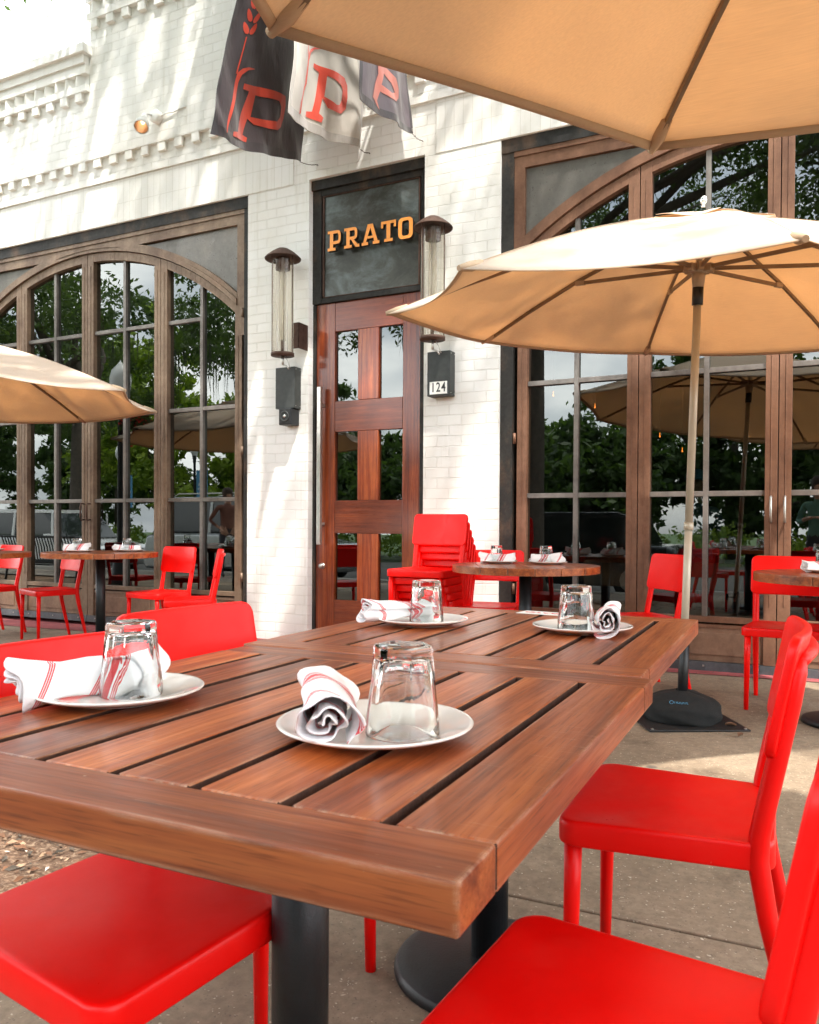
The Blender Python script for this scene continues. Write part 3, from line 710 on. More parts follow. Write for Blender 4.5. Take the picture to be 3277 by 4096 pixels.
def letter(ch, x, zb, hgt, k, y0, y1, mats, parent, name='letter'):
    m = MB(); strokes, wd = GLY[ch]
    T = lambda p: (x+p[0]*k, zb+p[1]*hgt)
    if ch == 'O':
        def rr_(w0, h0, r, n=5):
            o = []
            for cx, cy, a0 in ((w0-r, h0-r, 0), (r-w0, h0-r, 90), (r-w0, r-h0, 180), (w0-r, r-h0, 270)):
                for i in range(n+1): a_ = R(a0+90*i/n); o.append((cx+r*math.cos(a_), cy+r*math.sin(a_)))
            return o
        out = [T((.46+p[0], .5+p[1])) for p in rr_(.44, .51, .24)]; inn = [T((.46+p[0], .5+p[1])) for p in rr_(.22, .36, .12)]
        m.prism(out, y0, y1, 'y', holes=[inn])
    else:
        for i, s_ in enumerate(strokes):
            pts = [T(p) for p in s_]; m.prism(pts, y0+i*.0006, y1, 'y')
    for f in m.bm.faces:
        pass
    bmesh.ops.recalc_face_normals(m.bm, faces=m.bm.faces)
    for f in m.bm.faces: f.material_index = 0 if f.normal.y < -.5 else 1
    o = m.build(name, mats, parent, recalc=False); return o
xL = -3.745; kx = .150
for ch, adv in (('P', .158), ('R', .165), ('A', .178), ('T', .152), ('O', .15)):
    letter(ch, xL, 3.375, .170, kx, 5.955, 5.995, ['letter_orange', 'letter_shade'], sign); xL += adv+.006
b = MB()
for i, xx in enumerate((-3.72, -3.55, -3.38, -3.20, -3.04)): b.tube([(xx+.03, 5.99, 3.46), (xx+.03, 6.035, 3.46)], .006, 6)
b.build('stud', 'rust_iron', sign)

# interior seen dimly through the panes
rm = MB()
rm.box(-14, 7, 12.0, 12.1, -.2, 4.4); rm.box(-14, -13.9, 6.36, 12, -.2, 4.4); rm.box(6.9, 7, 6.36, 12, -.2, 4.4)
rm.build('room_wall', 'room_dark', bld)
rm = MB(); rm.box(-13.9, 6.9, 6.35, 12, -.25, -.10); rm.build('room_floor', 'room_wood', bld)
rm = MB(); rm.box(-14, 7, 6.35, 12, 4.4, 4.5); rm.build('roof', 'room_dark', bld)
for i, (x, y, z) in enumerate(((-2.35, 8.0, 2.35), (-2.0, 8.3, 2.25), (-1.72, 8.7, 2.02), (-1.47, 9.0, 2.0), (-1.28, 9.3, 1.86), (-3.4, 8.0, 2.25), (-5.9, 8.5, 3.1))):
    t_ = thing('pendant_lamp', 'small glowing bulb, '+['highest of the row in the window right of the door', 'beside the tree trunk reflection', 'midway along the row right of the door', 'right of midway along that row', 'lowest and farthest right of the row', 'behind the middle right door pane', 'high in the olive framed window'][i], 'pendant lamp', (x, y, z), 0, 'pendant bulbs inside the restaurant')
    q = MB(); q.lathe([(0, -.012), (.007, -.009), (.008, 0), (.004, .011), (.003, .04)], seg=10); q.build('bulb', 'bulb_glow', t_)
    q = MB(); q.tube([(0, 0, .04), (0, 0, 4.35-z)], .004, 5); q.build('cord', 'black_metal', t_)

# ------------------------------------------------------------------ wall fittings
def wall_lamp(x, y, zb, zt, label, side):
    t_ = thing('wall_lamp', label, 'wall lamp', (x, y, 0), 0, 'glass tube lamps either side of the door')
    q = MB(); q.lathe([(.094, zb+.01), (.094, zt-.02)], seg=36); q.build('glass_tube', 'lamp_tube', t_)
    q = MB(); q.lathe([(.155, zt-.004), (.14, zt+.012), (.095, zt+.048), (.05, zt+.076), (.02, zt+.086), (0, zt+.088)], seg=32); q.lathe([(.155, zt-.004), (.154, zt-.012), (.145, zt+.004), (.06, zt+.06), (0, zt+.07)], seg=32); q.build('cap', 'rust_iron', t_)
    q = MB(); q.lathe([(0, zb-.012), (.10, zb-.012), (.10, zb+.012), (.085, zb+.012), (0, zb+.006)], seg=28)
    for k in range(3):
        a_ = R(100+120*k+side*20); q.box(-.005, .005, -.002, .002, zb, zt+.03, 0, Matrix.Translation((.099*math.cos(a_), .099*math.sin(a_), 0)) @ Matrix.Rotation(a_+PI/2, 4, 'Z'))
    q.build('cage', 'rust_iron', t_)
    q = MB(); q.tube([(0, 0, zb), (0, 0, zb+.12)], .016, 12); q.tube([(0, 0, zt-.10), (0, 0, zt-.0)], .062, 20); q.build('burner', 'rust_iron', t_)
    q = MB(); q.tube([(0, 0, zb+.12), (0, 0, zt-.10)], .032, 16); q.build('inner_tube', 'lamp_tube', t_)
    q = MB(); q.box(.09, .145, .03, .036, zb+.05, zb+.27); q.box(.14, .146, .03, 5.949-y, zb+.05, zb+.27); q.build('bracket', 'rust_iron', t_)
    q = MB(); q.tube([(0, 0, zb-.012), (.002, 0, zb-.05), (.004, 0, zb-.085)], .011, 8); q.tube([(.004, 0, zb-.085), (.04, .01, zb-.10), (.055, .012, zb-.125)], .007, 8); q.tube([(.02, .0, zb-.01), (.05, .01, zb-.06), (.07, .01, zb-.115)], .004, 6); q.build('gas_fitting', 'brushed_steel', t_)
wall_lamp(-4.085, 5.78, 2.49, 3.315, 'rusty capped glass tube lamp on the pier left of the door', 1)
wall_lamp(-2.67, 5.78, 2.49, 3.355, 'rusty capped glass tube lamp right of the door, partly behind the umbrella', 1)
def box_thing(x0, x1, z0, z1, label):
    t_ = thing('control_box', label, 'control box', ((x0+x1)/2, 5.90, z0), 0, 'graphite control boxes under the lamps')
    w_ = (x1-x0)/2; q = MB(); q.box(-w_, w_, -.05, .049, 0, z1-z0); q.build('case', 'box_graphite', t_, bevel=.003)
    q = MB()
    for zz in (.02, z1-z0-.02):
        q.box(w_-.0, w_+.003, -.035, -.029, zz-.003, zz+.003); q.box(w_, w_+.003, .030, .036, zz-.003, zz+.003)
    q.build('screw', 'brushed_steel', t_); return t_
box_thing(-4.208, -4.008, 2.04, 2.397, 'dark graphite box without a number, left of the door')
bx_ = box_thing(-2.746, -2.549, 2.055, 2.404, 'dark graphite box with a white 124 plate, right of the door')
q = MB(); q.box(-.075, .075, -.0535, -.0505, .012, .11); npl = q.build('number_plate', 'white_label', bx_)
def text_mesh(txt, name, mat, parent, size, loc, rot, xs=1.0, extr=.0006, align='CENTER'):
    c = bpy.data.curves.new(name, 'FONT'); c.body = txt; c.size = size; c.extrude = extr; c.align_x = align; c.align_y = 'CENTER'; c.offset = size*.012
    o = bpy.data.objects.new(name, c); COL.objects.link(o); bpy.context.view_layer.update()
    me = bpy.data.meshes.new_from_object(o.evaluated_get(bpy.context.evaluated_depsgraph_get())); me.name = name; me.materials.clear(); me.materials.append(MAT[mat])
    bpy.data.objects.remove(o); o = bpy.data.objects.new(name, me); COL.objects.link(o)
    o.parent = parent; o.location = loc; o.rotation_euler = rot; o.scale = (xs, 1, 1); return o
for i, d_ in enumerate('124'): text_mesh(d_, 'digit', 'black_ink', npl, .105, (-.045+.045*i, -.0545, .0615), (R(90), 0, 0), .72, .0008)
# small speaker under the left box
t_ = thing('wall_speaker', 'small black wall speaker hanging under the left control box', 'speaker', (-4.09, 5.88, 1.90))
q = MB(); q.box(-.065, .065, -.055, .069, -.005, .137); q.build('case', 'black_metal', t_, bevel=.006)
q = MB(); q.box(-.058, .058, -.06, -.0555, .004, .13); q.build('front_grille', 'black_plate', t_, bevel=.008)
q = MB(); q.lathe([(0, 0), (.014, .004), (.018, 0), (.032, -.004), (.040, .006), (.046, .004), (.046, 0)], seg=24)
for v_ in q.bm.verts: v_.co = Matrix.Translation((0, -.062, .068)) @ Matrix.Rotation(R(90), 4, 'X') @ v_.co
q.build('cone', 'box_graphite', t_)
q = MB(); q.lathe([(0, .006), (.010, .004), (.012, 0)], seg=14)
for v_ in q.bm.verts: v_.co = Matrix.Translation((0, -.065, .068)) @ Matrix.Rotation(R(90), 4, 'X') @ v_.co
q.build('dust_cap', 'brushed_steel', t_)
# spotlight
t_ = thing('spotlight', 'white bullet spotlight with a lit copper inside, on the wall left of the flags', 'spotlight', (-5.60, 5.885, 4.885))
q = MB(); q.lathe([(0, .06), (.055, .06), (.06, .055), (.06, 0)], seg=24)
for v_ in q.bm.verts: v_.co = Matrix.Rotation(R(90), 4, 'X') @ v_.co
q.build('back_box', 'white_paint', t_)
q = MB(); q.tube([(-.02, -.06, .0), (-.045, -.08, .01), (-.055, -.10, -.005)], .012, 8); q.build('arm', 'white_paint', t_)
Ms = Matrix.Translation((-.065, -.11, -.03)) @ (Vector((.32, -.62, -1)).normalized().to_track_quat('Z', 'Y').to_matrix().to_4x4())
q = MB(); q.lathe([(0, -.03), (.026, -.03), (.03, 0), (.034, .03), (.062, .10), (.068, .17), (.064, .17), (.058, .10), (.03, .035), (0, .03)], seg=28)
for v_ in q.bm.verts: v_.co = Ms @ v_.co
q.build('shade', ['white_paint'], t_)
q = MB(); q.lathe([(.060, .165), (.055, .10), (.028, .04), (0, .035)], seg=24)
for v_ in q.bm.verts: v_.co = Ms @ v_.co
q.build('reflector', 'copper_in', t_)
q = MB(); q.lathe([(0, .045), (.014, .05), (.022, .075), (.014, .10), (0, .105)], seg=16)
for v_ in q.bm.verts: v_.co = Ms @ v_.co
q.build('bulb', 'spot_glow', t_)
q = MB(); q.tube([(.06, -.015, 0), (.12, -.02, .012), (.2, -.012, .008), (.34, -.006, .03)], .007, 6); q.build('conduit', 'white_paint', t_)

# ------------------------------------------------------------------ flags
def ray_at_x(px, py, X):
    """photo pixel (850+..)-crop -> point on the plane x = X"""
    sx, sy = 850+px*850/1725, py*850/1725
    PXc, PYc = 3277/2-6.59, 4096/2+93.04
    d = cf+cr*((sx-PXc)/3252)-cu*((sy-PYc)/3252)
    t = X/d.x; return Vector((X, d.y*t, CAMH+d.z*t))
def flag(X, quad, poly_P, hole_P, stalk, stem, leaves_, mats, label, hook, seed, extra_y=0, ptop=None):
    """quad: (outer-bottom, wall-bottom, wall-top, outer-top) as (y, z)"""
    ob, wb, wt, ot = [Vector((0, p[0], p[1])) for p in quad]
    t_ = thing('flag', label, 'flag', (X, 5.9, 4.2), 0, 'banners hanging over the door')
    org = Vector((X, 5.9, 4.2)); rs = random.Random(seed); ph = [rs.random()*6 for _ in range(6)]
    def wave(y, z):
        return .022*math.sin(7*y+ph[0]+1.5*z)+.014*math.sin(15*y-5*z+ph[1])+.03*math.sin(3.1*z+ph[2])+.010*math.sin(23*y+9*z+ph[3])*max(0, 1-(z-3.8))
    def sag(u): return -.035*math.sin(PI*u)
    def cloth(u, v):   # u: outer->wall ; v: bottom->top
        p = (ob*(1-u)+wb*u)*(1-v)+(ot*(1-u)+wt*u)*v
        p = p+Vector((0, 0, sag(u)*(1-v)))
        edge = 1
        return Vector((wave(p.y, p.z)*edge, p.y-5.9, p.z-4.2))
    q = MB(); q.grid(cloth, 44, 52); q.build('cloth', mats[0], t_, solid=.003)
    q = MB()
    q.grid(lambda u, v: cloth(u, v*.035)+Vector((.004, 0, 0)), 44, 1); q.grid(lambda u, v: cloth(u*.03, v)+Vector((.004, 0, 0)), 1, 52); q.grid(lambda u, v: cloth(.97+u*.03, v)+Vector((.004, 0, 0)), 1, 52)
    q.build('hem', mats[1], t_)
    def emb(polys, name):
        m = MB()
        for pts, holes in polys:
            loops = []
            for lp in [pts]+list(holes):
                w3 = [ray_at_x(p[0], p[1], X) for p in lp]; dense = []
                for i in range(len(w3)):
                    a_, c_ = w3[i], w3[(i+1) % len(w3)]; n = max(1, int((c_-a_).length/.025))
                    dense += [a_.lerp(c_, k/n) for k in range(n)]
                loops.append([m.bm.verts.new((0, p.y, p.z)) for p in dense])
            es = []
            for lp in loops:
                for i in range(len(lp)): es.append(m.bm.edges.new((lp[i], lp[(i+1) % len(lp)])))
            bmesh.ops.triangle_fill(m.bm, edges=es, use_beauty=True)
        for _ in range(2):
            le = [e for e in m.bm.edges if e.calc_length() > .05]
            if le: bmesh.ops.subdivide_edges(m.bm, edges=le, cuts=1); bmesh.ops.triangulate(m.bm, faces=m.bm.faces)
        for v_ in m.bm.verts: v_.co = Vector((wave(v_.co.y, v_.co.z)+.006, v_.co.y-5.9, v_.co.z-4.2))
        for f in m.bm.faces: f.smooth = True
        m.build(name, mats[2] if len(mats) > 2 else 'flag_red', t_, recalc=False)
    emb([(poly_P, [hole_P] if hole_P else [])], 'initial')
    if stalk: emb([(stalk, [])]+([(stem, [])] if stem else [])+[(l_, []) for l_ in leaves_], 'wheat_stalk')
    # pole and chain
    q = MB(); top = ptop or wt.z+.1
    q.tube([(0, .04-.0, wt.z+.06-4.2), (0, ot.y-5.9-.08, ot.z+.06-4.2)], .014, 8); q.build('flagpole', 'black_metal', t_)
    q = MB(); c0 = Vector((wave(wb.y, wb.z), wb.y-5.9, wb.z-4.2)); c1 = Vector((hook[0]-X, hook[1]-5.9, hook[2]-4.2))
    for k in range(7):
        p = c0.lerp(c1, (k+.5)/7)+Vector((0, 0, -.012*math.sin(PI*(k+.5)/7))); dv = (c1-c0)/14
        sd = Vector((0.006, 0, 0)) if k % 2 else Vector((0, .006, 0))
        ring = [p+dv*1.0*math.cos(2*PI*j/8)+sd*math.sin(2*PI*j/8) for j in range(9)]; q.tube(ring, .0018, 5, cap=False)
    q.build('chain', 'rust_iron', t_)
    q = MB(); q.tube([(hook[0]-X, 5.945-5.9, hook[2]-4.2), c1], .004, 6); q.build('hook', 'rust_iron', t_)
    q = MB(); q.lathe([(.006, 0), (.012, 0), (.012, .003), (.006, .003)], seg=12, close=True)
    for v_ in q.bm.verts: v_.co = Matrix.Translation(c0+Vector((.008, -.02, .02))) @ Matrix.Rotation(R(90), 4, 'Y') @ v_.co
    q.build('grommet', 'brushed_steel', t_)
def leafpoly(cx, cy, dx, dy, wd):
    L = math.hypot(dx, dy); nx, ny = -dy/L, dx/L; o = []
    for k in range(10):
        a_ = 2*PI*k/10; o.append((cx+dx*math.cos(a_)+nx*wd*math.sin(a_)*(1-.3*math.cos(a_)), cy+dy*math.cos(a_)+ny*wd*math.sin(a_)*(1-.3*math.cos(a_))))
    return o
flag(-3.915, ((4.66, 3.86), (5.87, 4.15), (5.87, 6.05), (5.25, 6.25)),
     [(275, 672), (400, 702), (575, 785), (590, 860), (583, 960), (560, 1030), (520, 1057), (470, 1045), (368, 1003), (328, 950), (300, 1080), (332, 1105), (326, 1140), (190, 1097), (192, 1062), (240, 1062), (320, 735), (272, 715)],
     [(375, 765), (520, 825), (545, 870), (540, 950), (510, 990), (460, 978), (347, 938)],
     [(350, 560), (300, 545), (255, 552), (222, 585), (205, 660), (180, 790), (116, 1080), (130, 1070), (215, 780), (232, 660), (252, 603), (292, 570)],
     [(266, 300), (273, 300), (222, 590), (212, 590)],
     [leafpoly(308, 243, 16, -44, 15), leafpoly(264, 228, -10, -52, 15), leafpoly(328, 152, 20, -46, 14), leafpoly(284, 128, -6, -56, 14), leafpoly(345, 58, 18, -44, 14), leafpoly(306, 30, -6, -54, 15)],
     ('flag_black', 'flag_hem'), 'large charcoal banner with a red letter P and wheat stalk, leftmost of three', (-3.84, 5.93, 4.125), 1)
flag(-3.40, ((4.80, 3.95), (5.88, 4.15), (5.88, 5.75), (5.1, 5.95)),
     [(825, 510), (900, 560), (1030, 645), (1055, 705), (1058, 800), (1048, 895), (1015, 930), (985, 920), (915, 880), (875, 800), (848, 925), (885, 960), (868, 1000), (763, 940), (770, 900), (808, 905), (860, 590), (820, 545)],
     [(902, 622), (1000, 700), (1020, 735), (1018, 820), (1000, 860), (975, 860), (888, 788)],
     [(878, 398), (830, 382), (790, 400), (760, 440), (750, 600), (745, 680), (690, 830), (688, 930), (700, 925), (707, 850), (762, 680), (770, 500), (795, 430), (832, 400)],
     [(763, 300), (769, 300), (763, 440), (755, 440)], [],
     ('flag_white', 'flag_hem_white'), 'off white banner with a red letter P, middle of three', (-3.33, 5.93, 4.125), 2)
flag(-2.885, ((4.98, 4.02), (5.84, 4.15), (5.84, 5.45), (5.15, 5.65)),
     [(1290, 430), (1345, 440), (1400, 540), (1470, 640), (1484, 730), (1478, 805), (1450, 832), (1400, 800), (1347, 745), (1325, 820), (1340, 900), (1300, 810), (1282, 790), (1335, 600), (1325, 470)],
     [(1378, 600), (1430, 680), (1448, 760), (1420, 765), (1356, 690)],
     None, None, [], ('flag_faded', 'flag_hem', 'flag_red_faded'), 'small charcoal banner with a faded red P, nearest the umbrella', (-2.84, 5.93, 4.125), 3)

# ------------------------------------------------------------------ chairs
def rrect(w, d, r, n=5, cx=0, cy=0):
    o = []
    for sx, sy, a0 in ((1, 1, 0), (-1, 1, 90), (-1, -1, 180), (1, -1, 270)):
        for i in range(n+1):
            a_ = R(a0+90*i/n); o.append((cx+sx*(w/2-r)+r*math.cos(a_), cy+sy*(d/2-r)+r*math.sin(a_)))
    return o
def make_chair(label, mat='red_chair', name='chair', cat='chair', group=None):
    """faces +y (front edge at +y); origin on the floor under the seat centre"""
    t_ = thing(name, label, cat, (0, 0, 0), 0, group)
    W_, D_, H_ = .412, .395, .460
    # seat: dished pan with rolled rim and skirt
    q = MB(); n = 24
    prof = [(0.0, -.011), (.35, -.010), (.62, -.0075), (.82, -.003), (.93, -.0005), (.965, 0.0), (.982, -.0008), (.993, -.0035), (.999, -.009), (1.0, -.016), (1.0, -.046), (.996, -.0495), (.985, -.051), (.965, -.051), (.96, -.03)]
    base = rrect(W_, D_, .042, 7); rings = []
    for s_, dz in prof:
        ring = []
        for (x, y) in base:
            zz = H_+dz
            if dz > -.03: zz += -.004*max(0, (y*s_)/(D_/2))**3
            ring.append(q.bm.verts.new((x*s_*(1+.075*y*s_/(D_/2)), y*s_, zz)))
        rings.append(ring)
    for a_, c_ in zip(rings, rings[1:]):
        for k in range(len(base)):
            if (a_[k].co-a_[(k+1) % len(base)].co).length < 1e-6:
                q.bm.faces.new((a_[k], c_[(k+1) % len(base)], c_[k])) if (c_[k].co-c_[(k+1) % len(base)].co).length > 1e-6 else None
            else: q.bm.faces.new((a_[k], a_[(k+1) % len(base)], c_[(k+1) % len(base)], c_[k]))
    bmesh.ops.remove_doubles(q.bm, verts=q.bm.verts, dist=1e-5)
    f = [f_ for f_ in q.bm.faces]
    for f_ in f: f_.smooth = True
    # underside
    vs = [q.bm.verts.new((x*.955*(1+.075*y*.955/(D_/2)), y*.955, H_-.030)) for x, y in base]; q.bm.faces.new(vs)
    q.build('seat', mat, t_)
    # backrest panel: bent plate with rounded corners
    def back(u, v):
        x = (u-.5)*.425; z = .615+v*.225
        # rounded outline
        r = .032; dx = abs(x)-(.2125-r); dz = abs(v-.5)*.225-(.1125-r)
        if dx > 0 and dz > 0:
            L = math.hypot(dx, dz)
            if L > r:
                sx = math.copysign(.2125-r+dx*r/max(dx, dz, 1e-6)*max(dx, dz)/L, x); x = sx
                z = .7275+math.copysign(.1125-r+dz*r/max(dx, dz, 1e-6)*max(dx, dz)/L, v-.5)
        return x, -.178-(z-.60)*.19-.026*(1-(x/.2125)**2), z
    q = MB(); nu, nv = 28, 16
    q.grid(lambda u, v: back(u, v), nu, nv)
    k = q.build('backrest', mat, t_); m = k.modifiers.new('s', 'SOLIDIFY'); m.thickness = .019; m.offset = 0; m = k.modifiers.new('b', 'BEVEL'); m.width = .006; m.segments = 3; m.limit_method = 'ANGLE'; m.angle_limit = R(50)
    for sx in (-1, 1):
        q = MB()
        q.tube([(sx*.184, .168, H_-.035), (sx*.186, .170, .30), (sx*.189, .174, 0)], [.0185, .0165, .0125], 14); q.build('leg', mat, t_)
        q = MB()
        q.tube([(sx*.176, -.232, .795), (sx*.183, -.229, .775), (sx*.185, -.219, .72), (sx*.184, -.199, .62), (sx*.182, -.181, .53), (sx*.181, -.170, .47), (sx*.181, -.168, .425), (sx*.182, -.186, .32), (sx*.186, -.254, .02), (sx*.186, -.258, 0)],
               [.013, .0165, .018, .018, .018, .0185, .019, .0175, .0125, .0125], 14)
        q.build('leg', mat, t_)
    q = MB(); q.tube([(-.178, -.232, .79), (-.165, -.240, .797), (-.09, -.254, .80), (0, -.259, .80), (.09, -.254, .80), (.165, -.240, .797), (.178, -.232, .79)], .012, 10); q.build('back_rail', mat, t_)
    return t_
ch0 = make_chair('red metal chair in the right foreground, its seat cut by the bottom edge')
def put(o, x, y, face, zoff=0):   # face: direction angle (deg) the sitter looks at
    o.location = (x, y, G(x, y)+zoff); o.rotation_euler = (0, 0, R(face-90)); return o
def chair(x, y, face, label, group=None, z=0):
    c = dup(ch0, (0, 0, 0), 0, label, group); return put(c, x, y, face, z)
put(ch0, -.200, .935, 176.5)
chair(-.256, 1.775, 182, 'red metal chair right of the joined tables, its whole seat in view')
chair(-.925, .925, -4.5, 'red metal chair whose seat fills the lower left corner under the table')
chair(-1.10, 1.475, -5, 'red metal chair behind the two left place settings, wide back showing above the table')
GR = 'red metal chairs at the round tables'
chair(-6.15, 5.12, 252, 'red metal chair seen under the left round table, its back left of the black post', GR)
chair(-5.02, 5.30, 262, 'red metal chair right of the left round table, its back squarely to the window', GR)
chair(-4.35, 4.93, 222, 'red metal chair seen edge on before the white brick pier', GR)
chair(-6.98, 5.12, 264, 'red metal chair cut by the left edge of the photo', GR)
chair(-2.05, 5.42, 279, 'red metal chair between the chair stack and the middle round table', GR)
chair(-.97, 5.16, 219, 'red metal chair behind the umbrella pole, its back to the window', GR)
chair(-.12, 5.02, 267, 'red metal chair at the round table cut by the right edge of the photo', GR)
for k in range(6):
    nm = ['bottom', 'second from the bottom', 'third from the bottom', 'third from the top', 'second from the top', 'topmost'][k]
    c = chair(-2.395+.002*k, 5.30-.042*k, 268, nm+' red metal chair of the stack beside the door', 'stacked red metal chairs', .053*k)

# ------------------------------------------------------------------ dining tables
TZ = .765
def set_boards(o, seed=1):
    me = o.data; n = len(me.vertices)//8; rs = random.Random(seed); vals = []
    for i in range(n):
        r3 = (rs.random(), rs.random(), rs.random(), 1); vals += list(r3)*8
    at = me.attributes.new('board', 'FLOAT_COLOR', 'POINT'); at.data.foreach_set('color', vals)
def square_table(x, y, w_, d_, rot, label, seed, pedx, pedy):
    t_ = thing('dining_table', label, 'table', (x, y, G(x)), R(rot), 'slatted wooden tables pushed together')
    z1 = TZ-G(x); q = MB(); th = .044; e = .085
    q.box(-w_/2, w_/2, -d_/2, -d_/2+e, z1-th, z1, 1); q.box(-w_/2, w_/2, d_/2-e, d_/2, z1-th, z1-.0006, 1)
    n = 8; gap = .0138; sw = (w_-gap*(n-1))/n
    for i in range(n):
        xa = -w_/2+i*(sw+gap); dz = rnd.uniform(-.0009, .0004)
        tt = th if i in (0, n-1) else .036
        q.box(xa, xa+sw, -d_/2+e+.0008, d_/2-e-.0008, z1-tt, z1+dz, 0)
    for yy in (-d_/4, d_/4): q.box(-w_/2+sw+.02, w_/2-sw-.02, yy-.03, yy+.03, z1-.056, z1-.037, 1)
    o = q.build('tabletop', ['table_wood_y', 'table_wood_x', 'slot_shade_wood'], t_, bevel=.0035, bseg=3); set_boards(o, seed)
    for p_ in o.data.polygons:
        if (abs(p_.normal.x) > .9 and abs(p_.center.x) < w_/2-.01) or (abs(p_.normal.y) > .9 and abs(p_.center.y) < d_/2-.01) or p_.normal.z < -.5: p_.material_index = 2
    q = MB(); q.tube([(pedx, pedy, z1-.05), (pedx, pedy, .03)], .043, 28); q.build('post', 'black_metal', t_)
    q = MB(); q.box(pedx-.25, pedx+.25, pedy-.03, pedy+.03, z1-.062, z1-.049); q.box(pedx-.03, pedx+.03, pedy-.25, pedy-.031, z1-.062, z1-.0495); q.box(pedx-.03, pedx+.03, pedy+.031, pedy+.25, z1-.062, z1-.0495); q.build('bracket', 'black_metal', t_)
    q = MB(); q.lathe([(0, .045), (.05, .043), (.19, .030), (.215, .024), (.222, .012), (.222, 0), (0, 0)], (pedx, pedy, 0), 48); q.build('base', 'black_metal', t_, bevel=.003)
    return t_
square_table(-.672, 1.000, .866, .905, .9, 'slatted brown wooden table nearest the camera, filling the lower half', 4, -.012, .02)
square_table(-.712, 1.960, .866, .985, 1.3, 'slatted brown wooden table joined behind the near one, menu card on it', 9, .045, -.19)
def round_table(x, y, r, z, label, rot=0, seed=1):
    t_ = thing('round_table', label, 'table', (x, y, G(x, y)), R(rot), 'round wooden tables along the windows')
    q = MB(); z -= G(x, y); n = 6; sw = 2*r/n; idx = []
    for i in range(n):
        xa, xb = -r+i*sw+.0015, -r+(i+1)*sw-.0015; pts = []
        def cy(xx): return math.sqrt(max(1e-6, r*r-xx*xx))
        m = 10; xs = [xa+(xb-xa)*k/m for k in range(m+1)]
        pts = [(xx, -cy(xx)) for xx in xs]+[(xx, cy(xx)) for xx in reversed(xs)]
        v0 = len(q.bm.verts); q.prism(pts, z-.045, z, 'z'); idx.append((v0, len(q.bm.verts)))
    o = q.build('tabletop', ['table_wood_y'], t_, bevel=.003)
    vals = []; rs = random.Random(seed)
    for a_, c_ in idx: r3 = (rs.random(), rs.random(), rs.random(), 1); vals += list(r3)*(c_-a_)
    at = o.data.attributes.new('board', 'FLOAT_COLOR', 'POINT'); at.data.foreach_set('color', vals)
    q = MB(); q.tube([(0, 0, z-.05), (0, 0, .03)], .04, 24); q.build('post', 'black_metal', t_)
    q = MB(); q.box(-.22, .22, -.03, .03, z-.06, z-.047); q.build('bracket', 'black_metal', t_)
    q = MB(); q.lathe([(0, .04), (.05, .038), (.19, .028), (.215, .02), (.22, 0), (0, 0)], (0, 0, 0), 40); q.build('base', 'black_metal', t_)
    return t_
round_table(-1.62, 4.93, .462, .785, 'round wooden table between the door and the umbrella pole', 25, 3)
round_table(-5.52, 5.12, .478, .785, 'round wooden table with orange sheen before the olive window', 60, 5)
round_table(-6.38, 4.50, .48, .785, 'round wooden table cut by the left edge of the photo', 40, 6)
round_table(.175, 4.74, .455, .795, 'round wooden table cut by the right edge of the photo', 20, 8)

# ------------------------------------------------------------------ tableware
def make_plate():
    t_ = MB(); t_.lathe([(0, .0065), (.055, .0065), (.078, .0075), (.100, .013), (.118, .0185), (.1225, .0195), (.1245, .0185), (.1235, .0165), (.110, .011), (.085, .0045), (.072, .003), (.070, 0), (.066, 0), (.064, .0025), (0, .0025)], seg=72)
    return t_.build('dinner_plate', 'porcelain')
def make_glass():
    """tumbler standing on its rim; faceted towards the closed end"""
    q = MB(); seg = 48; N = 6
    def rad(ro, th, k):   # blend of circle and rounded polygon
        a_ = (th % (2*PI/N))-PI/N; poly = ro*math.cos(PI/N)/math.cos(a_)*1.03
        return ro*(1-k)+min(poly, ro)*k
    outer = [(.0455, 0, 0), (.0462, .002, 0), (.0455, .02, .05), (.0435, .040, .35), (.0415, .060, .85), (.0395, .085, 1), (.0380, .100, 1), (.0385, .1035, 1), (.037, .108, 1), (.034, .110, .9), (.020, .110, .3), (.0, .1085, 0)]
    inner = [(0, .094, 0), (.022, .094, .3), (.0305, .091, .8), (.0335, .083, .9), (.0365, .060, .7), (.0395, .040, .25), (.0418, .02, .0), (.0430, .002, 0), (.0438, 0, 0)]
    rings = []
    for ro, z, k in outer+inner:
        if ro == 0: rings.append([q.bm.verts.new((0, 0, z))])
        else: rings.append([q.bm.verts.new((rad(ro, 2*PI*j/seg, k)*math.cos(2*PI*j/seg), rad(ro, 2*PI*j/seg, k)*math.sin(2*PI*j/seg), z)) for j in range(seg)])
    n = len(rings)
    for i in range(n):
        a_, c_ = rings[i], rings[(i+1) % n]
        if len(a_) == 1 and len(c_) == 1: continue
        for j in range(seg):
            if len(a_) == 1: f = q.bm.faces.new((a_[0], c_[(j+1) % seg], c_[j]))
            elif len(c_) == 1: f = q.bm.faces.new((a_[j], a_[(j+1) % seg], c_[0]))
            else: f = q.bm.faces.new((a_[j], a_[(j+1) % seg], c_[(j+1) % seg], c_[j]))
            f.smooth = True
    o = q.build('glass_tumbler', 'clear_glass'); k = o.modifiers.new('e', 'EDGE_SPLIT'); k.split_angle = R(28); k.use_edge_sharp = False
    return o
